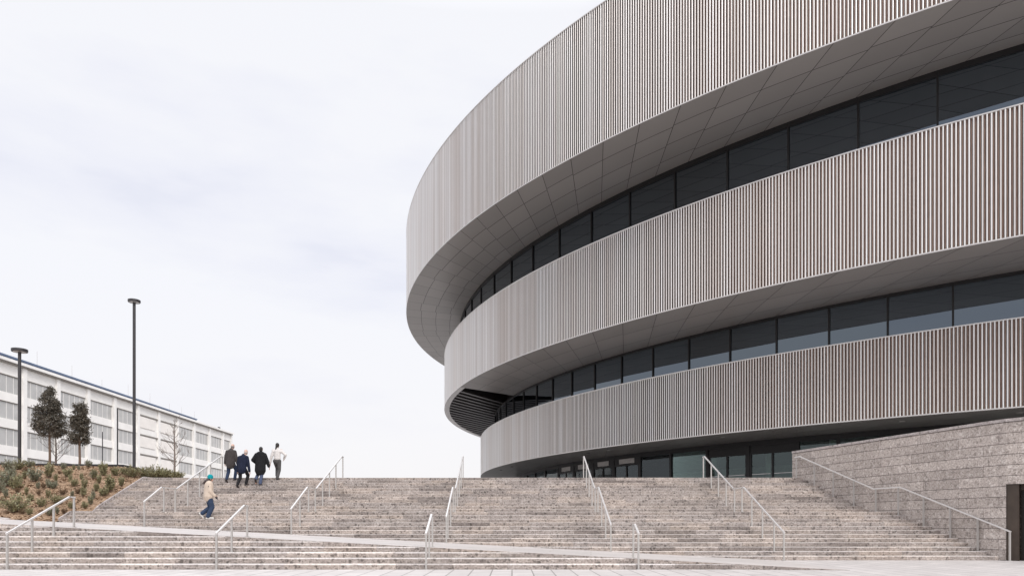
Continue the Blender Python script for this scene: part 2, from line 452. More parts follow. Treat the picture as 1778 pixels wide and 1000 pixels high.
ris = [(riser_y(i), (i - 1) * R_, i * R_) for i in range(1, 25)]
m = stair_mesh('stairs', ris, XL, lambda Y: wall_x(Y) + .25, 32.4, '')
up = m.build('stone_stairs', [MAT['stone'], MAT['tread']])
tag(up, 'long upper flight of speckled grey stone stairs climbing to the arena doors', 'stairs')
ris = [(Y_LO + (k - 1) * T_LO, (k - 1) * R_, k * R_) for k in range(1, 11)]
m = stair_mesh('stairs', ris, -26, lambda Y: 9.0, Y_LO + 10 * T_LO, '', .022)
lo_st = m.build('stone_stairs', [MAT['stone'], MAT['tread']])
tag(lo_st, 'low front flight of stone stairs below the pale sloping ramp', 'stairs')
bm = bmesh.new(); bm.from_mesh(lo_st.data)
p0 = Vector((8, front_y(8), 0)); p1 = Vector((-20, front_y(-20), 0))
d = (p1 - p0).normalized(); nrm = Vector((0, 0, 1)).cross(d)
if nrm.y < 0: nrm = -nrm
bmesh.ops.bisect_plane(bm, geom=bm.verts[:] + bm.edges[:] + bm.faces[:], plane_co=p0, plane_no=nrm, clear_outer=True)
bm.to_mesh(lo_st.data); bm.free()

m = MB()
xs = [8.6, 8, 4, 0, -4, -8, -12, -16.8, -20, -26]
for a, b in zip(xs, xs[1:]):
    za, zb = ramp_z(a), ramp_z(b)
    fa, fb = front_y(a), front_y(b)
    ya, yb = (27.2, 27.2)
    m.quad((a, fa, za), (a, ya, za), (b, yb, zb), (b, fb, zb), 0)
    m.quad((a, fa, -.02), (a, fa, za), (b, fb, zb), (b, fb, -.02), 1)
tag(m.build('ramp', [MAT['ramp'], MAT['stone']]), kind='structure')

m = MB()
m.quad((XL, 32.3, TOP - .004), (90, 32.3, TOP - .004), (90, 260, TOP - .004), (XL, 260, TOP - .004))
m.quad((-160, 35.2, TOP - .004), (XL, 35.2, TOP - .004), (XL, 260, TOP - .004), (-160, 260, TOP - .004))
m.quad((17.2, 23.6, TOP - .3), (60, 10.0, TOP - .3), (60, 32.3, TOP - .3), (14.0, 32.3, TOP - .3))
tag(m.build('terrace', MAT['terrace']), kind='structure')

# ------------------------------------------------------------------ planted mound
PROF = [(25.2, 0.0), (25.75, .03), (27.5, .20), (29.4, .50), (31.2, .735), (33.0, .90), (34.6, 1.0), (36.5, 1.0), (40.0, .80)]
YS = [p[0] for p in PROF]; FS = [p[1] for p in PROF]
def crest(X):   # height of the crest over the ramp edge along X
    return float(np.interp(X, [-40, -30, -24, -19.6, -18.3, -16.8, -14], [4.35, 4.25, 4.16, 4.10, 3.72, 3.42, 3.34]))
def mound_z(X, Y):
    f = float(np.interp(Y, YS, FS))
    z0 = ramp_z(max(X, -26)) + .0
    z = z0 + (crest(X) - z0) * f
    z += .035 * math.sin(X * 3.1 + Y * 1.7) * math.sin(Y * 2.9 - X * .8) + .02 * math.sin(X * 7.3 + 1.1 * Y) * math.sin(6.1 * Y)
    return z
def mound_hit(x, y):
    Y = 25.3
    while Y < 40:
        p = at(x, y, Y)
        if mound_z(p.x, Y) >= p.z: return Vector((p.x, Y, mound_z(p.x, Y)))
        Y += .02
    return Vector((at(x, y, 35).x, 35, mound_z(at(x, y, 35).x, 35)))

m = MB()
xsn = np.linspace(-34, XL - .08, 120); ysn = np.linspace(25.2, 40, 110)
rr = random.Random(3)
idx = [[m.vert((X, Y, mound_z(X, Y) + rr.uniform(-.022, .022))) for X in xsn] for Y in ysn]
for j in range(len(ysn) - 1):
    for i in range(len(xsn) - 1):
        m.face((idx[j][i], idx[j][i + 1], idx[j + 1][i + 1], idx[j + 1][i]))
tag(m.build('hill', MAT['mulch'], smooth=True), kind='structure')
m = MB()   # planted strip beyond the top step
xsn = np.linspace(XL - .1, -13.2, 30); ysn = np.linspace(32.6, 36.4, 26)
idx = [[m.vert((X, Y, 3.36 + .10 * min(1, (Y - 32.6) / 1.5) + .05 * math.sin(X * 3 + Y * 2) * 0.5 + rr.uniform(-.02, .02))) for X in xsn] for Y in ysn]
for j in range(len(ysn) - 1):
    for i in range(len(xsn) - 1):
        m.face((idx[j][i], idx[j][i + 1], idx[j + 1][i + 1], idx[j + 1][i]))
tag(m.build('hill', MAT['mulch'], smooth=True), kind='structure')

# wood chips lying on the mulch
m = MB(); rc = random.Random(11)
for k in range(5200):
    X = rc.uniform(-27, XL - .15); Y = rc.uniform(25.4, 34.6)
    z = mound_z(X, Y) + .012
    L_, W_ = rc.uniform(.03, .10), rc.uniform(.012, .03)
    a = rc.uniform(0, math.pi); t = rc.uniform(-.6, .6)
    d = Vector((math.cos(a), math.sin(a), t)).normalized() * L_; s = Vector((-math.sin(a), math.cos(a), rc.uniform(-.5, .5))).normalized() * W_
    c0 = Vector((X, Y, z + .01))
    m.quad(c0 - d - s, c0 + d - s, c0 + d + s, c0 - d + s)
chips = leafmat('wood_chip', [C(.20, .12, .07), C(.40, .27, .17), C(.30, .19, .11), C(.52, .38, .26)], .9)
tag(m.build('wood_chips', chips), kind='stuff')

# kerb along the side of the upper flight, and the low kerb where the mound meets the ramp
kb = MB()
prof = [(25.4, ramp_z(XL) + .03)] + [(riser_y(i) - .02, i * R_ + .04) for i in (10, 11, 12)] + [(27.45, 12 * R_ + .05)] + [(riser_y(i), i * R_ + .05) for i in (14, 17, 20, 24)] + [(32.2, TOP + .05)]
for (y0, z0), (y1, z1) in zip(prof, prof[1:]):
    kb.bar((XL - .03, y0, z0 - .17), (XL - .03, y1, z1 - .17), .05, .34)
tag(kb.build('stone_kerb', MAT['coping']), 'thin stone kerb between the mulch mound and the side of the stairs', 'kerb')
kb = MB()
pa, pb = Vector((-20.6, 25.55, ramp_z(-20.6))), Vector((-18.6, 25.2, ramp_z(-18.6)))
for k in range(2):
    kb.bar(pa + Vector((0, 0, .03)), pb + Vector((0, 0, -.05)), .16, .2) if k == 0 else kb.bar(pa + Vector((-4, .6, .22)), pa + Vector((0, .0, .03)), .16, .2)
tag(kb.build('stone_kerb', MAT['plaza']), 'pale stone kerb dying into the ramp at the foot of the mound', 'kerb')
ed = MB()
pts = [(-31, 35.0), (-27, 35.05), (-24, 35.0), (-21.5, 34.95), (-19.9, 34.9), (-19.1, 34.75), (-18.3, 34.55), (-17.4, 34.4)]
for (x0, y0), (x1, y1) in zip(pts, pts[1:]):
    ed.bar((x0, y0, crest(x0) + .02), (x1, y1, crest(x1) + .02), .05, .26)
tag(ed.build('planter_edging', MAT['liner']), 'black edging strip running along the crest of the planted mound', 'edging')

# ------------------------------------------------------------------ retaining wall with its door
rw = thing('retaining_wall', 'tall speckled grey stone wall rising beside the right edge of the stairs', 'wall', (13.1, 31.9, 0))
def wp(m, p): return Vector(p) - Vector((13.1, 31.9, 0))
WZ = 4.60
DX0, DX1 = 16.06, 17.95        # door opening along the wall line
wb, cop = MB(), MB()
acc = 0
out = []
for k, ((x0, y0), (x1, y1)) in enumerate(zip(WALL, WALL[1:])):
    L_ = math.hypot(x1 - x0, y1 - y0)
    d = Vector((x1 - x0, y1 - y0, 0)).normalized(); nb = Vector((-d.y, d.x, 0))   # towards the back
    if nb.y < 0 and nb.x < 0: nb = -nb
    out.append((Vector((x0, y0, 0)), Vector((x1, y1, 0)), d, nb, acc, L_)); acc += L_
nbs = [out[0][3]] + [((a[3] + b[3]) / 2).normalized() for a, b in zip(out, out[1:])] + [out[-1][3]]
def vq(mb, a, b, z0, z1, u0, u1, mi=0):
    mb.quad(wp(0, (a.x, a.y, z0)), wp(0, (b.x, b.y, z0)), wp(0, (b.x, b.y, z1)), wp(0, (a.x, a.y, z1)), mi, [(u0, z0), (u1, z0), (u1, z1), (u0, z1)])
for k, (a, b, d, nb, u, L_) in enumerate(out):
    door = a.x >= DX0 - .01 and b.x <= DX1 + .01
    vq(wb, a, b, 2.48 if door else -.02, WZ - .1, u, u + L_)
    ab, bb = a + nbs[k] * .9, b + nbs[k + 1] * .9
    vq(wb, bb, ab, -.02, WZ - .1, u, u + L_)
    if door: wb.quad(wp(0, (a.x, a.y, 2.48)), wp(0, (ab.x, ab.y, 2.48)), wp(0, (bb.x, bb.y, 2.48)), wp(0, (b.x, b.y, 2.48)), 0, [(0, 0), (0, .3), (1, .3), (1, 0)])
    a2, b2 = a - nbs[k] * .03, b - nbs[k + 1] * .03
    ab2, bb2 = a + nbs[k] * .92, b + nbs[k + 1] * .92
    A = [Vector((q.x, q.y, z)) for z in (WZ - .095, WZ) for q in (a2, b2, bb2, ab2)]
    for q in ((0, 1, 5, 4), (4, 5, 6, 7), (2, 3, 7, 6), (3, 2, 1, 0)): cop.quad(*[wp(0, A[t]) for t in q])
a, b, d, nb, u, L_ = out[0]
ab = a + nb * .9
wb.quad(wp(0, (ab.x, ab.y, -.02)), wp(0, (a.x, a.y, -.02)), wp(0, (a.x, a.y, WZ - .1)), wp(0, (ab.x, ab.y, WZ - .1)), 0, [(0, 0), (.9, 0), (.9, WZ), (0, WZ)])
a2, ab2 = a - nb * .03, a + nb * .92
cop.quad(wp(0, (ab2.x, ab2.y, WZ - .095)), wp(0, (a2.x, a2.y, WZ - .095)), wp(0, (a2.x, a2.y, WZ)), wp(0, (ab2.x, ab2.y, WZ)))
wb.build('wall_face', MAT['wall_stone'], rw)
cop.build('coping', MAT['coping'], rw)
# door: dark bronze jamb panel, recessed leaf, pull handle
a = Vector((DX0, 22.18, 0)); b = Vector((DX1, 20.1, 0)); d = (b - a).normalized(); nb = Vector((-d.y, d.x, 0))
df, dl, dh = MB(), MB(), MB()
def slab(mb, s0, s1, t0, t1, z0, z1):
    c = a + d * (s0 + s1) / 2 + nb * (t0 + t1) / 2 + Vector((0, 0, (z0 + z1) / 2))
    mb.obox(wp(0, c), d * (s1 - s0) / 2, nb * (t1 - t0) / 2, Vector((0, 0, (z1 - z0) / 2)))
slab(df, .0, .33, .035, .18, 0, 2.475); slab(df, .33, 2.6, .25, .42, 2.28, 2.475); slab(df, 2.45, 2.8, .035, .2, 0, 2.475)
slab(dl, .33, 1.38, .36, .42, .01, 2.275); slab(dl, 1.39, 2.45, .36, .42, .01, 2.275)
slab(dh, 1.26, 1.30, .28, .32, .8, 1.5); slab(dh, 1.27, 1.29, .3, .37, .86, .89); slab(dh, 1.27, 1.29, .3, .37, 1.41, 1.44)
dfo = df.build('door_frame', MAT['bronze'], rw)
dlo = dl.build('door', MAT['bronze_dark'], rw)
dh.build('handle', MAT['steel'], dlo)
print('base done')

# ------------------------------------------------------------------ handrails
def handrail(pts, posts, label, loc, cat='handrail', group='steel handrails on the stairs'):
    """pts: rail polyline; posts: list of (top point, foot z)"""
    o = thing('handrail', label, cat, loc, group)
    L0 = Vector(loc)
    r = MB()
    P = [Vector(p) - L0 for p in pts]
    for p, q in zip(P, P[1:]):
        dd = (q - p).normalized() * .012
        r.bar(p - dd, q + dd, .05, .042)
    r.build('rail', MAT['steel'], o)
    for (p, zf) in posts:
        q = Vector(p) - L0
        b = MB(); b.box(q.x - .022, q.x + .022, q.y - .024, q.y + .024, zf - L0.z - .02, q.z - .014)
        b.box(q.x - .05, q.x + .05, q.y - .045, q.y + .045, zf - L0.z - .01, zf - L0.z + .012)
        b.build('post', MAT['steel_post'], o)
    return o

def lerp_rail(pts, Y):
    for p, q in zip(pts, pts[1:]):
        if p[1] <= Y <= q[1]:
            t = (Y - p[1]) / max(1e-6, q[1] - p[1]); return tuple(p[k] + (q[k] - p[k]) * t for k in range(3))
    return pts[-1]
def up_z(Y):
    z = 0
    for i in range(1, 25):
        if Y >= riser_y(i): z = i * R_
    return z
def lo_z(Y): return max(0, min(10, math.floor((Y - Y_LO) / T_LO) + 1)) * R_ if Y >= Y_LO else 0.0
SL = R_ / T_UP
UPX = [(-13.32, 'leftmost handrail of the upper flight, beside the woman in a teal hat'),
       (-7.78, 'upper handrail standing right of the group of four walkers'),
       (-2.25, 'upper handrail near the middle of the stairs, seen almost end on'),
       (3.29, 'upper handrail leading up to the pale-vented entrance doors'),
       (8.80, 'rightmost free-standing handrail of the upper flight, below the plain glass panes')]
for X, lab in UPX:
    zr = ramp_z(X)
    yb = Y_UP + (zr / R_ - 1) * T_UP + T_UP      # where the steps come out of the ramp
    y0 = max(22.0, yb - .35); z0 = zr + .90
    zl = 12 * R_ + .93
    yl = min(y0 + (zl - z0) / SL, 25.95)
    pts = [(X, y0, z0), (X, yl, zl), (X, 27.1, zl), (X, 31.2, zl + SL * 4.1), (X, 31.45, zl + SL * 4.1)]
    posts = [(lerp_rail(pts, Y), up_z(Y)) for Y in (26.12, 27.0, 28.05, 29.1, 30.15, 31.38)]
    Y = 26.12 - 1.07
    while Y > y0 + .35:
        posts.append((lerp_rail(pts, Y), max(up_z(Y), zr))); Y -= 1.07
    posts.append((lerp_rail(pts, y0 + .03), zr))
    handrail(pts, posts, lab, (X, y0, zr))
LOX = [(-13.05, 'long lower handrail at the far left, before the mulch mound'),
       (-7.64, 'lower handrail below the woman in the beige jacket'),
       (-2.22, 'lower handrail standing in front of the middle of the stairs'),
       (3.27, 'shortest lower handrail with only two posts')]
for X, lab in LOX:
    ye = front_y(X) + .42; zr = ramp_z(X)
    sl = R_ / T_LO
    pts = [(X, Y_LO - .07, .93), (X, ye - .24, .93 + sl * (ye - .24 - Y_LO + .07)), (X, ye, .93 + sl * (ye - .24 - Y_LO + .07))]
    posts = [(pts[0][:1] + (Y_LO - .045,) + (.93,), 0.0), ((X, ye - .025, pts[-1][2]), zr)]
    n = {0: 2, 1: 1, 2: 1, 3: 0}[LOX.index((X, lab))]
    for k in range(n):
        Y = Y_LO + (ye - Y_LO) * (k + 1) / (n + 1) * (.98 if n > 1 else .9)
        posts.append((lerp_rail(pts, Y), lo_z(Y)))
    handrail(pts, posts, lab, (X, Y_LO - .05, 0))
# rail beside the stone wall
def offx(Y): return wall_x(Y) - .16
zl = 12 * R_ + .93
pts = [(16.04, 21.96, .94), (offx(25.9), 25.9, zl), (offx(27.1), 27.1, zl), (offx(31.2), 31.2, zl + SL * 4.1), (offx(31.5), 31.5, zl + SL * 4.1)]
posts = [(lerp_rail(pts, Y), up_z(Y)) for Y in (23.0, 23.95, 24.95, 25.98, 27.0, 28.1, 29.2, 30.3, 31.42)] + [((pts[0][0] - .005, 21.985, .94), 0.0)]
handrail(pts, posts, 'handrail climbing along the foot of the stone wall', (pts[0][0], 21.96, 0))
print('rails done')

# ------------------------------------------------------------------ the arena
ECX, ECY, ETH, EA, EB = 81.02, 82.152, .172, 85.0, 64.862
RING = {'3': (0, 0, 0), '2': (-2.879, -.51, .907), '1': (-4.794, 1.069, 3.078), 'g1': (.073, 2.931, 2.474), 'g2': (1.349, 1.189, -.213), 'g3': (1.719, 1.489, -2.3)}
Z3B, Z3T = 5.3 + EYE, 5.3 + EYE + 4.066
Z2B, Z2T = 12.003 + EYE, 12.003 + EYE + 5.516
Z1B, Z1T = 21.585 + EYE, 21.585 + EYE + 7.877
ec, es = math.cos(ETH), math.sin(ETH)
def ring_pt(k, t, off=0.0):
    dx, dy, dd = RING[k]
    a_, b_ = EA + dd, EB + dd
    u, w_ = a_ * math.cos(t), b_ * math.sin(t)
    nu, nw = math.cos(t) / a_, math.sin(t) / b_
    n = math.hypot(nu, nw); u += off * nu / n; w_ += off * nw / n
    return Vector((ECX + dx + u * ec - w_ * es, ECY + dy + u * es + w_ * ec, 0))
def ring_inside(k, X, Y, off=0.0):
    dx, dy, dd = RING[k]
    u = (X - ECX - dx) * ec + (Y - ECY - dy) * es; w_ = -(X - ECX - dx) * es + (Y - ECY - dy) * ec
    return (u / (EA + dd + off)) ** 2 + (w_ / (EB + dd + off)) ** 2 < 1
T0, T1 = -2.30, -3.80
class Arc:
    def __init__(self, k):
        self.k = k
        self.t = np.linspace(T0, T1, 6000)
        P = np.array([ring_pt(k, t)[:2] for t in self.t])
        self.s = np.concatenate([[0], np.cumsum(np.hypot(*np.diff(P, axis=0).T))])
        self.len = float(self.s[-1])
    def at(self, s): return float(np.interp(s, self.s, self.t))
    def of(self, t): return float(np.interp(-t, -self.t, self.s))
ARC = {k: Arc(k) for k in RING}
arena = thing('arena', 'huge round arena clad in three overhanging bands of vertical metal tubes', 'arena', (30, 60, TOP))
AO = Vector((30, 60, TOP))

def sweep(mb, k, prof, ts, mi=0, closed=True):
    """sweep a profile of (offset, z) along a ring"""
    rings = []
    for t in ts:
        rings.append([mb.vert(ring_pt(k, t, o) + Vector((0, 0, z)) - AO) for o, z in prof])
    n = len(prof)
    for r0, r1 in zip(rings, rings[1:]):
        for j in range(n if closed else n - 1):
            mb.face((r0[j], r0[(j + 1) % n], r1[(j + 1) % n], r1[j]), mi)

PITCH = .158
BANDS = {'1': (Z1B, Z1T), '2': (Z2B, Z2T), '3': (Z3B, Z3T)}
TS = np.linspace(T0, T1, 420)
bandobj = {}
for k, (zb, zt) in BANDS.items():
    arc = ARC[k]
    mb = MB()
    n = int(arc.len / PITCH)
    for i in range(n):
        for lay in (0, 1):
            s = (i + .5 * lay) * PITCH
            t = arc.at(s)
            c = ring_pt(k, t, -.045 if lay == 0 else -.125)
            nn = (ring_pt(k, t, 1) - ring_pt(k, t, 0)).normalized(); tg = Vector((-nn.y, nn.x, 0))
            r = .0355 if lay == 0 else .028
            seg = 7
            ang = [(-105 + 210 * q / (seg - 1)) for q in range(seg)]
            lo_, hi_ = [], []
            for a_ in ang:
                p = c + nn * r * math.cos(math.radians(a_)) + tg * r * math.sin(math.radians(a_)) - AO
                lo_.append(mb.vert((p.x, p.y, zb + .03 - AO.z))); hi_.append(mb.vert((p.x, p.y, zt - .03 - AO.z)))
            for q in range(seg - 1): mb.face((lo_[q], lo_[q + 1], hi_[q + 1], hi_[q]), 0 if lay == 0 else 1)
    o = mb.build('tube_cladding', [MAT['fin'], MAT['fin_back']], arena, smooth=True)
    bandobj[k] = o
    mb = MB(); sweep(mb, k, [(-.20, zb + .02), (-.20, zt - .02), (-.5, zt - .02), (-.5, zb + .02)], TS)
    mb.build('backing_panel', MAT['back'], o)
    mb = MB()
    sweep(mb, k, [(.0, zt - .055), (.0, zt), (-.55, zt), (-.55, zt - .055)], TS)
    mb.build('edge_trim', MAT['trim'], o)
    mb = MB()
    sweep(mb, k, [(.0, zb), (.0, zb + .06), (-.04, zb + .06), (-.04, zb)], TS)
    mb.build('edge_trim', MAT['trim'], o)

# soffits: panels run from the rim inwards to the glass line
def t_in(t): return t + float(np.interp(-t, [2.3, 2.6, 2.81, 3.03, 3.15, 3.4, 3.9], [-.11, -.103, -.089, -.03, 0, .05, .05]))
def hit_t(k, x):
    for t in np.linspace(T0, T1, 12000):
        p = ring_pt(k, t)
        if VX + FPX * p.x / p.y < x: return t
T_LOUV = hit_t('2', 798)
soff = {}
for k, gk, zb, mt, tend, rows in (('1', 'g1', Z1B, 'soffit1', T1, 4), ('2', 'g2', Z2B, 'soffit2', T_LOUV, 3), ('3', 'g3', Z3B, 'soffit3', T1, 2)):
    mb = MB(); nn = 300
    ts = np.linspace(T0, tend, nn); prev = None; M_ = 6
    for t in ts:
        s = ARC[k].of(t)
        po = ring_pt(k, t, -.03); pi = ring_pt(gk, t_in(t), -.35)
        row = [(mb.vert(po.lerp(pi, q / M_) + Vector((0, 0, zb + .012)) - AO), (6.4 * q / M_, s)) for q in range(M_ + 1)]
        if prev:
            for q in range(M_):
                A = (prev[q], row[q], row[q + 1], prev[q + 1])
                mb.face([x[0] for x in A], 0, [x[1] for x in A])
        prev = row
    soff[k] = mb.build('soffit', MAT[mt], arena)
# louvred stretch of the middle soffit
pr = at(798, 675, 12.003 * FPX / (HY - 675)); pi_ = at(868, 695, 12.003 * FPX / (HY - 695))
dl_ = (pi_ - pr); dl_.z = 0; dl_.normalize(); pl = Vector((-dl_.y, dl_.x, 0))
lv = MB()
n_sl = 0
for q in range(1, 42):
    base = Vector((pr.x, pr.y, 0)) + pl * (q * .93 - .2)
    ss = np.linspace(-25, 60, 1700); inside = []
    for s in ss:
        p = base + dl_ * s
        inside.append(ring_inside('2', p.x, p.y, -.32) and not ring_inside('g2', p.x, p.y, -.3))
    run = [s for s, f in zip(ss, inside) if f]
    if not run: continue
    s0 = run[0]; s1 = s0
    for s in run:
        if s - s1 > .2: break
        s1 = s
    a_, b_ = base + dl_ * s0, base + dl_ * s1
    zc = Z2B + .12
    lv.bar(Vector((a_.x, a_.y, zc)) - AO, Vector((b_.x, b_.y, zc)) - AO, .34, .2)
    n_sl += 1
grille = lv.build('louvre_grille', plain('louvre_bronze', C(.105, .092, .09), .4, .4), arena)
mb = MB()
pe = [at(798, 675, pr.y), at(868, 695, pi_.y)]
e0, e1 = Vector((pr.x, pr.y, 0)) + dl_ * .5, Vector((pi_.x, pi_.y, 0)) + dl_ * 1.2
mb.quad(*[p + Vector((0, 0, z)) - AO for p, z in ((e0, Z2B + .005), (e1, Z2B + .005), (e1, Z2B + .76), (e0, Z2B + .76))])
ts = np.linspace(T_LOUV, T1, 120)
for ta, tb in zip(ts, ts[1:]):
    q = [ring_pt('2', ta, -.3), ring_pt('2', tb, -.3), ring_pt('g2', t_in(tb), -.4), ring_pt('g2', t_in(ta), -.4)]
    mb.quad(*[x + Vector((0, 0, Z2B + .75)) - AO for x in q])
    mb.quad(q[3] + Vector((0, 0, Z2B - .1)) - AO, q[2] + Vector((0, 0, Z2B - .1)) - AO, q[2] + Vector((0, 0, Z2B + .76)) - AO, q[3] + Vector((0, 0, Z2B + .76)) - AO)
mb.build('backing_panel', MAT['back'], grille)
mb = MB()
sweep(mb, '2', [(-.03, Z2B + .010), (-.03, Z2B + .3), (-.52, Z2B + .3), (-.52, Z2B + .010)], ts)
mb.build('grille_border', MAT['trim'], grille)

# glazing: one pane per bay, posts between them
def glazing(gk, s0, step, zlo, zhi, mat, head, postw, smin, smax, plinth=None):
    arc = ARC[gk]
    i0 = math.ceil((smin - s0) / step); i1 = math.floor((smax - s0) / step)
    for i in range(i0, i1):
        ta, tb = arc.at(s0 + i * step), arc.at(s0 + (i + 1) * step)
        pa, pb = ring_pt(gk, ta), ring_pt(gk, tb)
        mb = MB(); q = Vector((0, 0, 1))
        nn = (ring_pt(gk, ta, 1) - pa).normalized() * random.uniform(-.018, .018)
        mb.quad(pa + q * zlo - AO, pb + q * zlo - AO, pb + q * zhi - AO + nn, pa + q * zhi - AO + nn)
        win = mb.build('window', mat, arena)
        mb = MB()
        nn = (ring_pt(gk, ta, 1) - pa).normalized(); tg = Vector((-nn.y, nn.x, 0))
        mb.obox(pa + nn * .03 + q * (zlo + zhi) / 2 - AO, tg * postw / 2, nn * .05, q * (zhi - zlo) / 2)
        mb.build('mullion', MAT['black_metal'], win)
    mb = MB()
    ts = np.linspace(arc.at(smin), arc.at(smax), 240)
    sweep(mb, gk, [(.06, zhi - head), (.06, zhi + .01), (-.2, zhi + .01), (-.2, zhi - head)], ts)
    mb.build('window_head', MAT['black_metal'], arena)
glazing('g1', 13.84, 3.41, Z2T - .9, Z1B, MAT['glass'], .28, .09, 3.0, 78.0)
glazing('g2', 15.20, 2.86, Z3T - .9, Z2B, MAT['glass'], .16, .09, 3.0, 76.0)

# entrance storey
gk = 'g3'; arc = ARC[gk]; q = Vector((0, 0, 1))
zlo, zhi = TOP - .01, Z3B
S3 = [15.69 + 2.9 * i for i in range(-4, 20)]
doors_at = {3: 'door', 4: 'door'}
sb = [3.9, 6.9, 9.8, 12.75, 15.69, 18.69, 20.90, 23.17, 26.28, 29.24, 32.2, 35.07, 37.95, 40.58, 43.42, 46.22, 49.1, 52, 55, 58, 61, 64, 67]
kind = {}
for a_ in (7,): kind[a_] = 'door'
for a_ in (8,): kind[a_] = 'door'
for a_ in (11, 12, 13, 14): kind[a_] = 'ventdoor'
for i in range(len(sb) - 1):
    ta, tb = arc.at(sb[i]), arc.at(sb[i + 1]); pa, pb = ring_pt(gk, ta), ring_pt(gk, tb)
    nn = (ring_pt(gk, ta, 1) - pa).normalized(); tg = (pb - pa).normalized(); W_ = (pb - pa).length
    def panel(mb, u0, u1, z0, z1, o0, o1):
        c = pa + tg * (u0 + u1) / 2 + nn * (o0 + o1) / 2 + q * (z0 + z1) / 2 - AO
        mb.obox(c, tg * (u1 - u0) / 2, nn * (o1 - o0) / 2, q * (z1 - z0) / 2)
    kd = kind.get(i, 'plain')
    mb = MB(); panel(mb, -.09, .09, zlo, zhi, -.05, .08)
    mb.build('mullion', MAT['black_metal'], arena)
    if kd == 'plain':
        mb = MB(); panel(mb, .09, W_ - .09, zlo + .08, zhi - .3, -.02, .0)
        win = mb.build('window', MAT['glass_low'], arena)
        mb = MB(); panel(mb, .09, W_ - .09, zlo, zlo + .1, -.04, .05)
        mb.build('sill', MAT['black_metal'], win)
    else:
        zd = TOP + 2.28
        mb = MB()
        panel(mb, .09, W_ - .09, zd, zd + .14, -.03, .06); panel(mb, W_ / 2 - .06, W_ / 2 + .06, zlo, zd, -.03, .06)
        panel(mb, .09, .2, zlo, zd, -.03, .06); panel(mb, W_ - .2, W_ - .09, zlo, zd, -.03, .06)
        panel(mb, .2, W_ - .2, zlo, zlo + .12, -.03, .05)
        if kd == 'ventdoor':
            panel(mb, .09, .6, zd + .14, zhi - .25, -.03, .05); panel(mb, W_ - .6, W_ - .09, zd + .14, zhi - .25, -.03, .05)
        else:
            panel(mb, .09, W_ - .09, zd + .14, zhi - .25, -.03, .0)
        fr = mb.build('door_frame', MAT['black_metal'], arena)
        for u0, u1 in ((.2, W_ / 2 - .06), (W_ / 2 + .06, W_ - .2)):
            mb = MB(); panel(mb, u0, u1, zlo + .12, zd, -.02, .0)
            dr = mb.build('door', MAT['glass_low'], arena)
            mb = MB(); panel(mb, u0 + .05, u1 - .05, TOP + 1.0, TOP + 1.035, .05, .08)
            panel(mb, u0 + .08, u0 + .11, TOP + 1.0, TOP + 1.03, 0, .06); panel(mb, u1 - .11, u1 - .08, TOP + 1.0, TOP + 1.03, 0, .06)
            mb.build('handle', MAT['steel'], dr)
        if kd == 'ventdoor':
            mb = MB()
            for z in np.arange(zd + .18, zhi - .32, .065): panel(mb, .6, W_ - .6, z, z + .058, -.02, .03)
            mb.build('vent_panel', MAT['vent'], arena)
mb = MB(); sweep(mb, gk, [(.07, zhi - .3), (.07, zhi + .02), (-.2, zhi + .02), (-.2, zhi - .3)], np.linspace(arc.at(3), arc.at(68), 240))
mb.build('window_head', MAT['black_metal'], arena)
# recessed downlights in the entrance soffit
for x, y in ((870, 816), (889, 810), (1021, 786), (1057, 781.5), (1255, 759), (1566, 731.5), (1771, 716.5)):
    Yd = 5.3 * FPX / (HY - y); c = at(x, y, Yd); mb = MB()
    mb.tube([c - AO + Vector((0, 0, -.012)), c - AO + Vector((0, 0, .05))], [.13, .13], 16)
    lamp_m = MAT['black_metal'] if x < 1050 else MAT['lamp_lens']
    mb.build('downlight', lamp_m, arena)
# closed core behind the bands and the roof
mb = MB(); loop_lo, loop_hi = [], []
for j in range(160):
    t = 2 * math.pi * j / 160
    loop_lo.append(mb.vert(ring_pt('g3', t, -1.2) + q * (Z3B + .02) - AO)); loop_hi.append(mb.vert(ring_pt('g3', t, -1.2) + q * (Z1T - .6) - AO))
for j in range(160): mb.face((loop_lo[j], loop_lo[(j + 1) % 160], loop_hi[(j + 1) % 160], loop_hi[j]))
mb.face(loop_hi)
mb.face(loop_lo[::-1])
mb.build('core_wall', MAT['core'], arena)
foy = MB(); fm = [plain('foyer_wall', C(.66, .67, .62), .7, var=.55, scale=.45), plain('foyer_counter', C(.055, .07, .065), .5), plain('foyer_ceiling', C(.06, .062, .06), .8)]
tsf = np.linspace(T0, T1, 120)
for (o_, z0_, z1_, mi) in ((-7.5, TOP, Z3B, 2), (-7.3, TOP + .9, TOP + 2.15, 0), (-5.6, TOP, TOP + .95, 1)):
    for ta, tb in zip(tsf, tsf[1:]):
        foy.quad(ring_pt('g3', ta, o_) + q * z0_ - AO, ring_pt('g3', tb, o_) + q * z0_ - AO, ring_pt('g3', tb, o_) + q * z1_ - AO, ring_pt('g3', ta, o_) + q * z1_ - AO, mi)
for s_ in np.arange(5, 70, 4.3):
    c_ = ring_pt('g3', ARC['g3'].at(s_), -3.2) - AO
    foy.tube([c_ + q * TOP, c_ + q * Z3B], [.22, .22], 12, 0)
foy.build('foyer', fm, arena)
for k, zt, gk2, zi in (('1', Z1T - .4, 'g1', Z1T - .4), ('2', Z2T - .5, 'g1', Z2T - .5), ('3', Z3T - .5, 'g2', Z3T - .5)):
    mb = MB()
    for ta, tb in zip(TS, TS[1:]):
        mb.quad(*[x + q * zt - AO for x in (ring_pt(k, ta, -.4), ring_pt(k, tb, -.4), ring_pt(gk2, tb, -3.0), ring_pt(gk2, ta, -3.0))])
    mb.build('roof_deck', MAT['core'], arena)
print('arena done', n_sl)

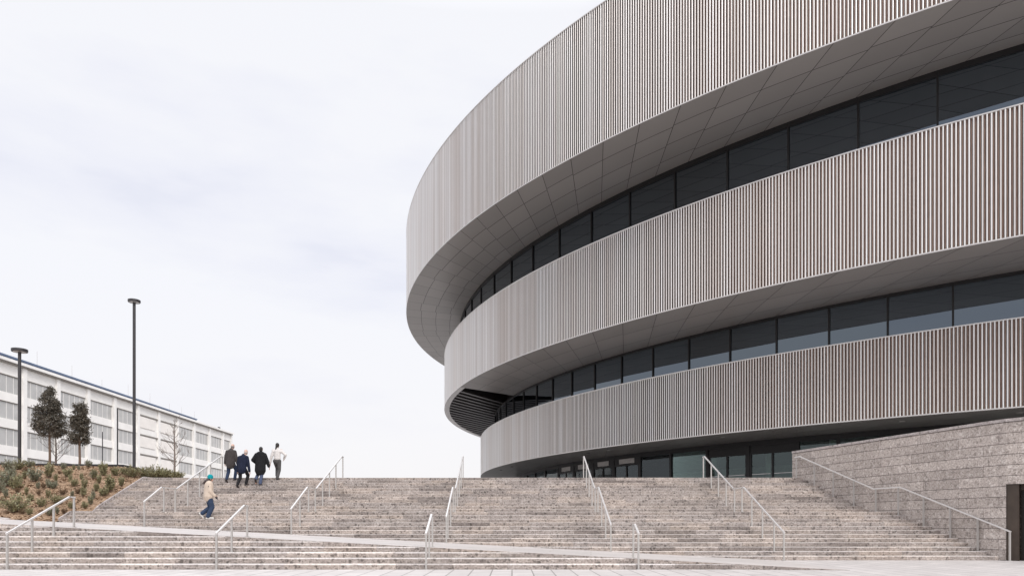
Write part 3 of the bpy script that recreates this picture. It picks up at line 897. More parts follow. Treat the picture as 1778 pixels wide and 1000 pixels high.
# ------------------------------------------------------------------ white office building
XW = -75.0
ob = thing('office_building', 'long white four-storey building with rows of grey windows and a blue roof edge', 'building', (XW, 120, TOP))
OO = Vector((XW, 120, TOP))
bays = [80.7, 88.7, 96.75, 104.8, 112.6, 120.6, 128.6, 136.7, 144.7, 152.8, 160.8, 169.0, 176.8, 182.0]
CZ = 25.4
rows_z = [(20.85, 23.55), (16.95, 19.6), (12.95, 15.65), (8.9, 11.65), (4.6, 7.6)]
def ob_box(mb, x0, x1, y0, y1, z0, z1, m=0): mb.box(x0 - OO.x, x1 - OO.x, y0 - OO.y, y1 - OO.y, z0 - OO.z, z1 - OO.z, m)
mb = MB()
# wall as piers of spandrels, with openings left for the windows
zs = [TOP] + [z for r in reversed(rows_z) for z in r] + [CZ]
for z0, z1 in zip(zs[0::2], zs[1::2]): ob_box(mb, XW - 20, XW, bays[0], bays[-1], z0, z1)
blank = {7, 8}
for b_ in blank:
    for z0, z1 in rows_z: ob_box(mb, XW - 20, XW - .12, bays[b_], bays[b_ + 1], z0, z1)
ob_box(mb, XW - 20, XW - .6, bays[0], bays[-1], TOP, CZ - .1)
mb.build('facade_wall', [MAT['plaster']], ob)
mb = MB()
for b_ in range(len(bays)):
    mb2 = MB(); ob_box(mb2, XW - .3, XW + .28, bays[b_] - .42, bays[b_] + .42, TOP, CZ - .18)
    mb2.build('pilaster', MAT['plaster'], ob)
for b_ in range(len(bays) - 1):
    y0, y1 = bays[b_] + .42, bays[b_ + 1] - .42
    if y1 - y0 < 1: continue
    for z0, z1 in rows_z:
        if b_ in blank:
            mb2 = MB(); ob_box(mb2, XW - .11, XW + .10, y0, y1 - .9, z0 + .1, z1 - .35)
            pn = mb2.build('blank_panel', MAT['plaster_warm'], ob)
            mb2 = MB(); ob_box(mb2, XW - .1, XW + .16, y0, y1, z1 - .26, z1)
            mb2.build('panel_lintel', MAT['shade_tone'], pn)
            continue
        n = 5
        fr = MB(); gl = MB(); wd = (y1 - y0) / n
        for j in range(n):
            ob_box(gl, XW - .27, XW - .215, y0 + j * wd + .05, y0 + (j + 1) * wd - .05, z0 + .08, z1 - .08)
        for j in range(n + 1): ob_box(fr, XW - .26, XW - .19, y0 + j * wd - .06, y0 + j * wd + .06, z0, z1)
        ob_box(fr, XW - .28, XW - .12, y0, y1, z0, z0 + .1)
        f_ = fr.build('window', MAT['mullion_white'], ob)
        gl.build('panes', MAT['office_glass'], f_)
        hd = MB(); ob_box(hd, XW - .23, XW - .12, y0, y1, z1 - .14, z1 - .003); hd.build('window_head', MAT['shade_tone'], f_)  # dark strip painting in the shade below the window head
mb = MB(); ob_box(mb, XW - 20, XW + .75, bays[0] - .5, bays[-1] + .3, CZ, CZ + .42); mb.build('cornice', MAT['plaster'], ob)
mb = MB(); ob_box(mb, XW - .2, XW + .55, bays[0], bays[-1], CZ - .24, CZ - .002); mb.build('cornice_shade_strip', MAT['shade_tone'], ob)  # solid dark strip painting in the shade below the cornice
mb = MB(); ob_box(mb, XW - 19, XW + .35, bays[0], 161.5, CZ + .42, CZ + .82); ob_box(mb, XW - 19, XW + .55, bays[0], 161.5, CZ + .70, CZ + .92); mb.build('roof', MAT['roof_blue'], ob)
for Y in (88, 96.5, 107.5, 116.0, 124.5, 133, 141, 149, 154.5, 160.8, 175.0):
    mb = MB(); zt = CZ + (.92 if Y < 162 else .42); h = 1.9 + .5 * math.sin(Y)
    mb.tube([Vector((XW + .2, Y, zt)) - OO, Vector((XW + .2, Y, zt + h)) - OO], [.045, .03], 6)
    mb.build('lightning_rod', MAT['steel'], ob)
mb = MB(); ob_box(mb, XW - .3, XW + .1, 174.6, 175.4, CZ + .42, CZ + .95); mb.build('roof_unit', MAT['lamp'], ob)
print('office done')

# ------------------------------------------------------------------ street lamps
def lamp(x, ytop, Y, w, R, label, name='street_lamp', head=True):
    p = at(x, ytop, Y); base = Vector((p.x, Y, TOP))
    o = thing(name, label, 'street lamp', base)
    h = p.z - TOP
    mb = MB(); mb.tube([(0, 0, 0), (0, 0, h - (.1 if head else 0))], [w / 2, w / 2 * .96], 14); mb.build('pole', MAT['lamp'], o, smooth=False)
    mb = MB(); mb.tube([(0, 0, 0), (0, 0, .25)], [w * .85, w * .85], 14); mb.build('base_sleeve', MAT['lamp'], o)
    if head:
        mb = MB(); mb.tube([(0, 0, h - .16), (0, 0, h - .12), (0, 0, h - .01), (0, 0, h)], [R * .96, R, R, R * .95], 28)
        hd = mb.build('lamp_head', MAT['lamp'], o)
        mb = MB(); mb.tube([(0, 0, h - .168), (0, 0, h - .158)], [R * .8, R * .8], 28); mb.build('lens', MAT['lamp_lens'], hd)
    else:
        mb = MB(); mb.tube([(0, 0, h), (0, 0, h + .05)], [w / 2 * 1.1, w / 2 * .9], 12); mb.build('cap', MAT['lamp'], o)
    return o
lamp(34, 606, 38, .17, .40, 'shorter grey street lamp with a round disc head, at the left edge')
lamp(233, 521, 47, .20, .40, 'tallest grey street lamp, its round disc head high above the roof line')
lamp(204, 710, 72, .145, .3, 'thin headless grey post between the clipped tree and the tall lamp', 'lamp_post', False)
lamp(178, 750, 92, .125, .3, 'thinnest and shortest grey post, just right of the narrow clipped tree', 'lamp_post', False)

# ------------------------------------------------------------------ trees
def evergreen(x, ybase, Y, ytop, ylow, prof, label, seed, n):
    """prof: list of (height fraction, half width in px)"""
    rt = random.Random(seed); s = Y / FPX
    b = at(x, ybase, Y); base = Vector((b.x, Y, mound_z(b.x, min(Y, 40)) - .05)); base.z = min(base.z, b.z)
    o = thing('clipped_tree', label, 'tree', base)
    zt = at(x, ytop, Y).z - base.z; zl = at(x, ylow, Y).z - base.z
    mb = MB(); mb.tube([(0, 0, 0), (.02, 0, zl * .5), (-.01, .01, zl), (0, 0, zl + (zt - zl) * .8)], [.075, .062, .055, .02], 8)
    for k in range(34):
        z = zl + (zt - zl) * rt.uniform(.0, .85); a = rt.uniform(0, 6.283)
        r = s * float(np.interp((z - zl) / (zt - zl), [p[0] for p in prof], [p[1] for p in prof])) * rt.uniform(.7, .98)
        d = Vector((math.cos(a) * r, math.sin(a) * r, r * rt.uniform(.2, .7)))
        mb.tube([(0, 0, z), d * .5 + Vector((0, 0, z)), d + Vector((0, 0, z))], [.022, .014, .006], 5)
    mb.build('trunk', MAT['bark'], o)
    mb = MB()
    # leaf clumps around twigs, denser toward the surface, with gaps
    clumps = []
    while len(clumps) < n:
        f = rt.random(); R = s * float(np.interp(f, [p[0] for p in prof], [p[1] for p in prof]))
        if rt.random() > (R / (s * max(p[1] for p in prof))) ** 1.3 + .08: continue
        a = rt.uniform(0, 6.283); rr_ = R * math.sqrt(rt.uniform(.12, 1.0)) * rt.uniform(.86, 1.12)
        pc = Vector((rr_ * math.cos(a), rr_ * math.sin(a), zl + (zt - zl) * f + rt.uniform(-.05, .05)))
        if noise.noise(pc * 3.0 + Vector((seed, 0, 0))) < -.10 + .12 * rt.random(): continue
        clumps.append(pc)
    for c in clumps:
        cs = rt.uniform(.04, .10)
        for j in range(rt.randint(7, 13)):
            p = c + Vector((rt.gauss(0, cs), rt.gauss(0, cs), rt.gauss(0, cs * .9)))
            dv = Vector((rt.gauss(0, 1), rt.gauss(0, 1), rt.gauss(0, .8) + .25)).normalized(); sv = dv.cross(Vector((rt.gauss(0, 1), rt.gauss(0, 1), rt.gauss(0, 1)))).normalized()
            L_, W_ = rt.uniform(.045, .075), rt.uniform(.019, .032)
            i = [mb.vert(p - dv * L_), mb.vert(p + sv * W_), mb.vert(p + dv * L_), mb.vert(p - sv * W_)]
            mb.face(i)
    mb.build('crown', MAT['oak'], o)
evergreen(86, 803, 38.5, 673, 757, [(0, 19), (.06, 24), (.25, 25), (.45, 23), (.65, 17), (.82, 11), (.93, 6), (1, 2)],
          'broader evergreen tree with a cone-shaped clipped dark crown', 5, 1020)
evergreen(138, 804, 38.0, 699, 768, [(0, 14), (.1, 15), (.4, 14.5), (.65, 12.5), (.85, 10.5), (.95, 7), (1, 4)],
          'narrower evergreen tree with a column-shaped clipped dark crown', 9, 740)

def bare_tree(x, ybase, Y, ytop, spread, label, seed, levels=3, nb=16, lean=.9, t0=.12):
    rt = random.Random(seed)
    b = at(x, ybase, Y); base = Vector((b.x, Y, b.z - .25))
    o = thing('bare_tree', label, 'tree', base)
    H_ = at(x, ytop, Y).z - base.z
    tr = MB(); tr.tube([(0, 0, 0), (.015, 0, H_ * .35), (-.02, .02, H_ * .7), (0, 0, H_)], [.062, .045, .026, .008], 7)
    tr.build('trunk', MAT['bark_grey'], o)
    br = MB()
    def grow(p, d, L_, r, lev):
        pts = [p]; dd = d.copy(); n = 4
        for k in range(n):
            dd = (dd + Vector((rt.gauss(0, .10), rt.gauss(0, .10), .05))).normalized()
            pts.append(pts[-1] + dd * L_ / n)
        br.tube(pts, [max(.0035, r * (1 - .8 * k / n)) for k in range(n + 1)], 5)
        if lev > 0:
            for k in range(rt.randint(3, 5)):
                q_ = pts[rt.randint(1, n)]
                nd_ = (dd + Vector((rt.gauss(0, .5), rt.gauss(0, .5), rt.gauss(.1, .35)))).normalized()
                grow(q_, nd_, L_ * rt.uniform(.35, .6), r * .5, lev - 1)
    for k in range(nb):
        f = t0 + (.95 - t0) * k / nb
        a = k * 2.4 + rt.uniform(-.5, .5)
        L_ = spread * (1.05 - .75 * f) * rt.uniform(.8, 1.15)
        grow(Vector((0, 0, H_ * f)), Vector((math.cos(a), math.sin(a), rt.uniform(.35, .75) * lean)).normalized(), L_, .019 * (1.1 - .6 * f), levels - 1)
    br.build('branches', MAT['bark_grey'], o)
bare_tree(97, 803, 39.5, 735, 1.75, 'leafless tree behind the trunk of the cone-shaped evergreen', 21)
bare_tree(303, 815, 39.0, 728, 1.15, 'leafless tree before the blank white panels, behind the hedge', 33, nb=20, lean=1.5)

# ------------------------------------------------------------------ shrubs: a few plants, copied
def shrub_mesh(kind, seed, mat):
    rt = random.Random(seed); lf, st = MB(), MB()
    if kind == 'upright': n, spread, h = 34, .13, .62
    elif kind == 'bushy': n, spread, h = 50, .24, .52
    elif kind == 'spiky': n, spread, h = 34, .24, .55
    else: n, spread, h = 70, .44, .58
    for k in range(n):
        a = rt.uniform(0, 6.283); r0 = rt.uniform(0, .05); rs = spread * math.sqrt(rt.random())
        tip = Vector((rs * math.cos(a), rs * math.sin(a), h * rt.uniform(.45, 1.0) * (1 - .35 * (rs / spread) ** 2)))
        root = Vector((r0 * math.cos(a), r0 * math.sin(a), 0))
        mid = root.lerp(tip, .5) + Vector((rt.gauss(0, .02), rt.gauss(0, .02), .02))
        st.tube([root, mid, tip], [.006, .004, .002], 3, cap=False)
        nl = rt.randint(13, 19)
        for j in range(nl):
            f = .12 + .9 * j / nl
            p = root.lerp(mid, f * 2) if f < .5 else mid.lerp(tip, f * 2 - 1)
            ax = (tip - root).normalized()
            dv = (ax * rt.uniform(.4, 1.1) + Vector((rt.gauss(0, .65), rt.gauss(0, .65), rt.gauss(0, .3)))).normalized()
            sv = dv.cross(Vector((rt.gauss(0, 1), rt.gauss(0, 1), rt.gauss(0, 1)))).normalized()
            L_ = rt.uniform(.035, .075) * (1.3 if kind == 'spiky' else 1); W_ = L_ * (.16 if kind == 'spiky' else .26)
            lf.quad(p, p + dv * L_ * .5 + sv * W_, p + dv * L_, p + dv * L_ * .5 - sv * W_)
    return lf, st
protos = {}
def proto(kind, var, mat):
    key = (kind, var, mat)
    if key not in protos:
        lf, st = shrub_mesh(kind, hash_seed(kind, var), MAT[mat])
        a_ = lf.build('shrub', MAT[mat]); b_ = st.build('stems', MAT['bark'])
        protos[key] = (a_.data, b_.data)
        bpy.data.objects.remove(a_); bpy.data.objects.remove(b_)
    return protos[key]
def hash_seed(kind, var): return sum(ord(c) for c in kind) * 17 + var * 131
HT = {'upright': .62, 'bushy': .52, 'spiky': .55, 'wide': .58}
SH = []
def A5(lst):    # zoom window (0,780)-(200,910), 7.69 px per photo px
    for (x, y, h, k) in lst: SH.append((x / 7.69, 780 + y / 7.69, h / 7.69, k))
def A6(lst):    # zoom window (150,760)-(350,900), 7.145 px per photo px
    for (x, y, h, k) in lst: SH.append((150 + x / 7.145, 760 + y / 7.145, h / 7.145, k))
A5([(20, 570, 150, 'u'), (90, 495, 190, 'b'), (75, 640, 120, 'u'), (205, 535, 150, 'b'), (245, 270, 120, 'w'), (110, 290, 130, 'b'), (30, 400, 160, 'u'),
    (330, 392, 120, 'u'), (350, 330, 90, 'r'), (265, 470, 150, 'u'), (455, 432, 160, 'b'), (505, 525, 120, 'u'), (350, 610, 120, 'u'), (400, 692, 110, 'b'),
    (232, 590, 90, 'r'), (205, 840, 230, 'w'), (390, 875, 130, 'b'), (545, 770, 150, 'b'), (660, 240, 90, 'u'), (655, 380, 180, 'u'), (650, 515, 120, 'u'),
    (640, 640, 130, 'u'), (715, 525, 100, 'b'), (770, 720, 150, 'w'), (830, 605, 100, 'r'), (745, 432, 140, 'u'), (840, 262, 100, 'b'), (900, 370, 110, 'b'),
    (940, 415, 100, 'u'), (985, 275, 90, 'u'), (990, 495, 90, 'b'), (1055, 280, 70, 'u'), (1085, 402, 110, 'u'), (1120, 525, 130, 'u'), (1110, 625, 140, 'u'),
    (1185, 235, 90, 'b'), (1245, 382, 120, 'b'), (1325, 455, 110, 'u'), (1285, 555, 110, 'u'), (1375, 345, 160, 'u'), (1470, 565, 200, 'u'), (1385, 622, 130, 'b'),
    (1245, 665, 140, 'u'), (1210, 738, 150, 'u'), (1130, 790, 110, 'b'), (945, 790, 120, 'b'), (660, 880, 120, 'b'), (760, 860, 100, 'u'), (860, 860, 110, 'r'),
    (40, 730, 90, 'r'), (1530, 345, 90, 'b'), (430, 230, 80, 'b'), (385, 240, 90, 'b'), (510, 600, 70, 'r'), (960, 640, 110, 'u'), (1040, 590, 90, 'r'), (150, 370, 120, 'b'),
    (300, 860, 90, 'r'), (580, 520, 70, 'r'), (800, 330, 70, 'r')])
A6([(205, 472, 140, 'u'), (95, 505, 110, 'u'), (130, 655, 130, 'u'), (290, 668, 180, 'u'), (355, 470, 120, 'b'), (430, 598, 130, 'u'), (210, 718, 120, 'b'),
    (55, 825, 150, 'u'), (480, 455, 110, 'b'), (560, 488, 120, 'w'), (610, 470, 110, 'b')])
HEDGE = [(735, 468, 120, 'b'), (790, 472, 95, 'b'), (852, 478, 130, 'w'), (905, 478, 110, 'w'), (955, 478, 100, 'w'), (1005, 480, 95, 'b'), (1065, 480, 85, 'b'), (1112, 480, 90, 'w'), (1140, 482, 75, 'b'), (1192, 484, 45, 'u')]
KD = {'u': ('upright', ['shrub', 'shrub_blue', 'shrub']), 'b': ('bushy', ['shrub', 'shrub', 'shrub_blue']), 'w': ('wide', ['shrub']), 'r': ('spiky', ['shrub_brown'])}
rsz = random.Random(5)
KW = {'u': 'slim upright', 'b': 'rounded bushy', 'w': 'wide spreading', 'r': 'low brownish'}
rs_ = random.Random(77)
def add_shrub(pos, h, k, label, group):
    kd, mats = KD[k]; mt = rs_.choice(mats)
    dl1, dl2 = proto(kd, rs_.randint(0, 2), mt)
    o = bpy.data.objects.new('shrub', dl1); COL.objects.link(o)
    c = bpy.data.objects.new('stems', dl2); COL.objects.link(c); c.parent = o
    o.location = pos; o.rotation_euler = (rs_.uniform(-.08, .08), rs_.uniform(-.08, .08), rs_.uniform(0, 6.28))
    f = h / HT[kd]; o.scale = (f * rs_.uniform(.95, 1.2), f * rs_.uniform(.95, 1.2), f)
    tag(o, label, 'shrub', group)
    return o
placed = []
for (x, y, hp, k) in SH:
    p = mound_hit(x, min(y, 897)); h = max(.22, hp * p.y / FPX * rsz.uniform(.92, 1.4))
    col_ = 'at the left edge of the mound' if p.x < -22.6 else ('in the middle of the mound' if p.x < -20.0 else 'beside the stair kerb' if p.x > -18.3 else 'on the right half of the mound')
    row_ = 'low on the slope' if p.y < 28.2 else ('halfway up the slope' if p.y < 31.5 else 'near the crest')
    sz_ = 'tall' if h > .62 else ('small' if h < .36 else 'knee-high')
    add_shrub(p, h, k, '%s %s green shrub %s, %s' % (sz_, KW[k], row_, col_) if k != 'r' else '%s %s shrub %s, %s' % (sz_, KW[k], row_, col_), 'shrubs planted in the mulch mound')
for n_, (x, y, hp, k) in enumerate(HEDGE):
    p = at(150 + x / 7.145, 826, 33.6); p.z = 3.38
    lab = ['leftmost', 'second', 'third', 'fourth', 'fifth', 'sixth', 'seventh', 'eighth', 'ninth', 'last and smallest'][n_]
    add_shrub(p, hp / 7.145 * 33.6 / FPX * 1.55, k, '%s hedge shrub from the left behind the top step, beside the mound' % lab, 'hedge shrubs behind the top step')
print('plants done')

# ------------------------------------------------------------------ people
def cap(bm, p0, p1, r0, r1, flat=1.0, side=None, n=14, ends=4):
    """tapered capsule from p0 to p1; flat scales the radius along the direction perpendicular to 'side'"""
    p0, p1 = Vector(p0), Vector(p1)
    d = p1 - p0; L_ = d.length
    d = d.normalized() if L_ > 1e-6 else Vector((0, 0, 1))
    side = Vector(side) if side else Vector((1, 0, 0))
    a = side - d * side.dot(d)
    if a.length < 1e-3: a = Vector((0, 1, 0)) - d * d.y
    a.normalize(); b = d.cross(a)
    rings = []
    for k in range(ends, -1, -1):
        t = math.pi / 2 * k / ends
        rings.append((p0 - d * r0 * math.sin(t) * min(1, (flat + 1) / 2), r0 * max(.02, math.cos(t))))
    for k in range(ends + 1):
        t = math.pi / 2 * k / ends
        rings.append((p1 + d * r1 * math.sin(t) * min(1, (flat + 1) / 2), r1 * max(.02, math.cos(t))))
    vs = []
    for c, r in rings:
        vs.append([bm.verts.new(c + a * r * math.cos(2 * math.pi * j / n) + b * r * flat * math.sin(2 * math.pi * j / n)) for j in range(n)])
    for r0_, r1_ in zip(vs, vs[1:]):
        for j in range(n): bm.faces.new((r0_[j], r0_[(j + 1) % n], r1_[(j + 1) % n], r1_[j]))
    bm.faces.new(vs[0][::-1]); bm.faces.new(vs[-1])

def ell(bm, c, rx, ry, rz, rot=None, n=18, m=12):
    c = Vector(c); rot = rot or Matrix.Identity(3)
    r = bmesh.ops.create_uvsphere(bm, u_segments=n, v_segments=m, radius=1.0)
    for v in r['verts']: v.co = c + rot @ Vector((v.co.x * rx, v.co.y * ry, v.co.z * rz))

def fuse(name, bm, mat, parent, voxel=.012, smooth=3):
    bmesh.ops.recalc_face_normals(bm, faces=bm.faces[:])
    me = bpy.data.meshes.new(name + '_raw'); bm.to_mesh(me); bm.free()
    o = bpy.data.objects.new(name + '_raw', me); COL.objects.link(o)
    md = o.modifiers.new('r', 'REMESH'); md.mode = 'VOXEL'; md.voxel_size = voxel; md.use_smooth_shade = True
    if smooth:
        ms = o.modifiers.new('s', 'SMOOTH'); ms.factor = .5; ms.iterations = smooth
    dg = bpy.context.evaluated_depsgraph_get()
    me2 = bpy.data.meshes.new_from_object(o.evaluated_get(dg))
    me2.name = name
    bpy.data.objects.remove(o); bpy.data.meshes.remove(me)
    me2.materials.clear(); me2.materials.append(mat)
    for p in me2.polygons: p.use_smooth = True
    return link(name, me2, parent)

def ik(a, c, l1, l2, pole):
    a, c, pole = Vector(a), Vector(c), Vector(pole)
    d = c - a; D = min(d.length, (l1 + l2) * .999); d.normalize()
    x = (l1 * l1 - l2 * l2 + D * D) / (2 * D); h = math.sqrt(max(0, l1 * l1 - x * x))
    p = pole - d * pole.dot(d); p.normalize()
    return a + d * x + p * h

def cloth(name, c, var=.18, rough=.85):
    M = Mat(name, rough, spec=.2)
    f = M.noise(M.coord((1, 1, .6)), 14, 4, .6)
    M.col(M.ramp(f, [(.3, tuple(x * (1 - var) for x in c[:3]) + (1,)), (.7, tuple(x * (1 + var) for x in c[:3]) + (1,))]))
    M.bump(M.noise(M.coord((1, 1, .5)), 9, 3), .5, .03)
    return M.m
SKIN = plain('skin', C(.50, .30, .23), .55, var=.06, scale=20)

def person(label, loc, yaw, s, P, mats):
    """P: pose in metres, x right, y forward, z up from the root; s scales the body"""
    root = thing('person', label, 'person', loc)
    root.rotation_euler = (0, 0, yaw)
    V = lambda *p: Vector(p)
    hipc = V(P.get('sway', 0), P.get('hip_y', 0), P['hip_z'])
    lean = P.get('lean', .05); lat = P.get('lat', 0)
    up = V(lat, lean, 1).normalized()
    chest = hipc + up * .30 * s; neck = hipc + up * .53 * s; 
    hd = neck + V(P.get('head_x', 0), P.get('head_y', .03), .165 * s)
    bw = P.get('girth', 1.0)
    sh = {-1: neck - up * .055 * s + V(-.185 * s, 0, 0), 1: neck - up * .055 * s + V(.185 * s, 0, 0)}
    hip = {-1: hipc + V(-.092 * s, 0, -.02), 1: hipc + V(.092 * s, 0, -.02)}
    foot = {-1: V(*P['lf'][:3]), 1: V(*P['rf'][:3])}; pitch = {-1: P['lf'][3], 1: P['rf'][3]}
    hand = {-1: V(*P['lh']), 1: V(*P['rh'])}
    ank, toe, heel, knee, elb = {}, {}, {}, {}, {}
    for g_ in (-1, 1):
        pt = math.radians(pitch[g_]); f = V(.12 * g_ * .6, math.cos(pt), -math.sin(pt)).normalized(); u_ = V(0, math.sin(pt), math.cos(pt))
        # foot[] is the ball of the sole; the heel lifts by pitch
        toe[g_] = foot[g_] + f * .07 * s; heel[g_] = foot[g_] - f * .15 * s; ank[g_] = heel[g_] + f * .04 * s + u_ * .085 * s
        knee[g_] = ik(hip[g_], ank[g_], .425 * s, .415 * s, (g_ * .08, 1, .1))
        elb[g_] = ik(sh[g_], hand[g_], .29 * s, .255 * s, P.get('pole', (g_ * .35, -1, -.2)) if not isinstance(P.get('pole'), dict) else P['pole'][g_])
    # ---- body: one continuous skin from head to feet
    bm = bmesh.new()
    cap(bm, hipc, chest, .125 * s, .13 * s, .72); cap(bm, chest, neck - up * .08 * s, .14 * s, .11 * s, .65)
    cap(bm, sh[-1], sh[1], .055 * s, .055 * s); cap(bm, neck - up * .06 * s, hd + V(0, -.005, -.04), .056 * s, .052 * s)
    hr = P.get('head_rot', Matrix.Identity(3))
    ell(bm, hd + hr @ V(0, 0, .02), .074 * s, .093 * s, .108 * s, hr)                      # skull
    ell(bm, hd + hr @ V(0, .028, -.045) * s, .055 * s, .062 * s, .068 * s, hr)              # jaw
    ell(bm, hd + hr @ V(0, .096, -.008) * s, .014 * s, .022 * s, .028 * s, hr)              # nose
    ell(bm, hd + hr @ V(0, .088, -.055) * s, .026 * s, .012 * s, .010 * s, hr)              # lips
    ell(bm, hd + hr @ V(0, .082, .022) * s, .055 * s, .016 * s, .012 * s, hr)               # brow
    for g_ in (-1, 1): ell(bm, hd + hr @ V(.076 * g_, -.008, -.008) * s, .012 * s, .022 * s, .034 * s, hr)
    for g_ in (-1, 1):
        cap(bm, hip[g_], knee[g_], .075 * s, .052 * s); cap(bm, knee[g_], ank[g_], .052 * s, .036 * s)
        cap(bm, ank[g_], toe[g_], .036 * s, .03 * s, .8)
        cap(bm, sh[g_], elb[g_], .048 * s, .037 * s); cap(bm, elb[g_], hand[g_], .037 * s, .025 * s)
        d = (hand[g_] - elb[g_]).normalized(); d = (d + V(0, .15, -.25)).normalized()
        side = V(0, 1, 0) - d * d.y; side.normalize(); nrm_ = d.cross(side)
        pal = hand[g_] + d * .075 * s
        cap(bm, hand[g_] + d * .01, pal, .024 * s, .036 * s, .42, side)
        for j, (o_, L_) in enumerate(((.027, .068), (.009, .078), (-.009, .072), (-.026, .056))):
            b0 = pal + side * o_ * s; c1 = b0 + (d * .55 * L_ + nrm_ * -.006 * g_) * s; c2 = c1 + (d * .42 * L_ - nrm_ * g_ * .28 * L_) * s
            cap(bm, b0, c1, .0085 * s, .008 * s, n=8, ends=2); cap(bm, c1, c2, .008 * s, .0066 * s, n=8, ends=2)
        t0 = hand[g_] + d * .025 * s + side * .026 * s; t1 = t0 + (d * .03 + side * .025) * s; t2 = t1 + (d * .032 + side * .004) * s
        cap(bm, t0, t1, .0105 * s, .0095 * s, n=8, ends=2); cap(bm, t1, t2, .0095 * s, .0075 * s, n=8, ends=2)
    fuse('body', bm, mats.get('skin', SKIN), root, .0072, 2)
    # ---- eyes
    for g_ in (-1, 1):
        bm = bmesh.new(); ell(bm, hd + hr @ V(.031 * g_, .081, .006) * s, .012 * s, .008 * s, .007 * s, hr, 10, 8)
        me = bpy.data.meshes.new('eye'); bm.to_mesh(me); bm.free(); me.materials.append(MAT['liner']); link('eye', me, root)
    # ---- trousers
    bm = bmesh.new(); tw = P.get('leg_w', 1.0)
    cap(bm, hipc + up * .10 * s, hipc - up * .04 * s, .145 * s * bw, .155 * s * bw, .78)
    for g_ in (-1, 1):
        cap(bm, hip[g_], knee[g_], .098 * s * tw, .077 * s * tw, .95); 
        cuff = ank[g_] + (knee[g_] - ank[g_]).normalized() * .015
        cap(bm, knee[g_], cuff, .077 * s * tw, .066 * s * P.get('cuff', tw), .95, ends=2)
    fuse('trousers', bm, mats['trousers'], root, .013, 4)
    # ---- coat with sleeves
    bm = bmesh.new(); hem = P.get('hem', .02)
    cap(bm, neck - up * .11 * s, hipc + up * .12 * s, .185 * s * bw, .185 * s * bw, .70)
    cap(bm, hipc + up * .12 * s, hipc - up * hem * s, .185 * s * bw, .195 * s * bw, .74, ends=2)
    cap(bm, neck - up * .10 * s, neck + up * .035 * s, .10 * s, .075 * s, .85)
    for g_ in (-1, 1): cap(bm, neck + V(.03 * g_, 0, -.035) * s, sh[g_] + V(-.012 * g_, 0, -.022), .070 * s, .074 * s * P.get('slv', 1), .9)
    cap(bm, sh[-1] + V(.02, 0, -.06), sh[1] + V(-.02, 0, -.06), .085 * s, .085 * s, .9)
    for g_ in (-1, 1):
        k_ = P.get('slv', 1)
        cap(bm, sh[g_] + V(-.012 * g_, 0, -.02), elb[g_], .074 * s * k_, .066 * s * k_); cap(bm, elb[g_], hand[g_] - (hand[g_] - elb[g_]).normalized() * .01, .068 * s * k_, .050 * s * k_, ends=2)
    if P.get('hood'):
        ell(bm, neck + V(0, -.095, -.03) * s, .135 * s, .075 * s, .085 * s); cap(bm, neck + V(-.09, -.05, .01) * s, neck + V(.09, -.05, .01) * s, .055 * s, .055 * s)
    jk = fuse('jacket', bm, mats['jacket'], root, .013, 4)
    if P.get('patch'):
        bm = bmesh.new(); pc = sh[1].lerp(elb[1], .35) + V(.055, -.055, 0) * s
        ell(bm, pc, .018, .012, .03); me = bpy.data.meshes.new('sleeve_badge'); bm.to_mesh(me); bm.free(); me.materials.append(MAT['liner']); link('sleeve_badge', me, jk)
    if P.get('glove'):
        for g_ in (-1, 1):
            bm = bmesh.new(); d = (hand[g_] - elb[g_]).normalized()
            cap(bm, hand[g_] - d * .01, hand[g_] + d * .07, .036, .042, .6)
            for j in range(4): cap(bm, hand[g_] + d * .07 + V(0, (j - 1.5) * .017, 0), hand[g_] + d * (.13 + .01 * (j in (1, 2))) + V(0, (j - 1.5) * .015, -.015), .012, .010, n=8, ends=2)
            cap(bm, hand[g_] + d * .03, hand[g_] + d * .07 + V(0, .05, .01), .013, .010, n=8, ends=2)
            fuse('glove', bm, MAT['liner'], root, .007, 1)
    # ---- shoes
    for g_ in (-1, 1):
        bm = bmesh.new()
        pt = math.radians(pitch[g_]); u_ = V(0, math.sin(pt), math.cos(pt))
        cap(bm, heel[g_] + u_ * .042, toe[g_] + u_ * .036, .042 * s, .046 * s, .80, (1, 0, 0)); cap(bm, ank[g_] - u_ * .03, ank[g_] + u_ * P.get('boot', .02), .045 * s, .046 * s)
        f = (toe[g_] - heel[g_]).normalized()
        cap(bm, heel[g_] - f * .015 + u_ * .014, toe[g_] + f * .015 + u_ * .014, .042 * s, .045 * s, .32, (1, 0, 0))
        fuse('shoe', bm, mats['shoe'], root, .009, 2)
    # ---- hair or hat
    st = P.get('hair')
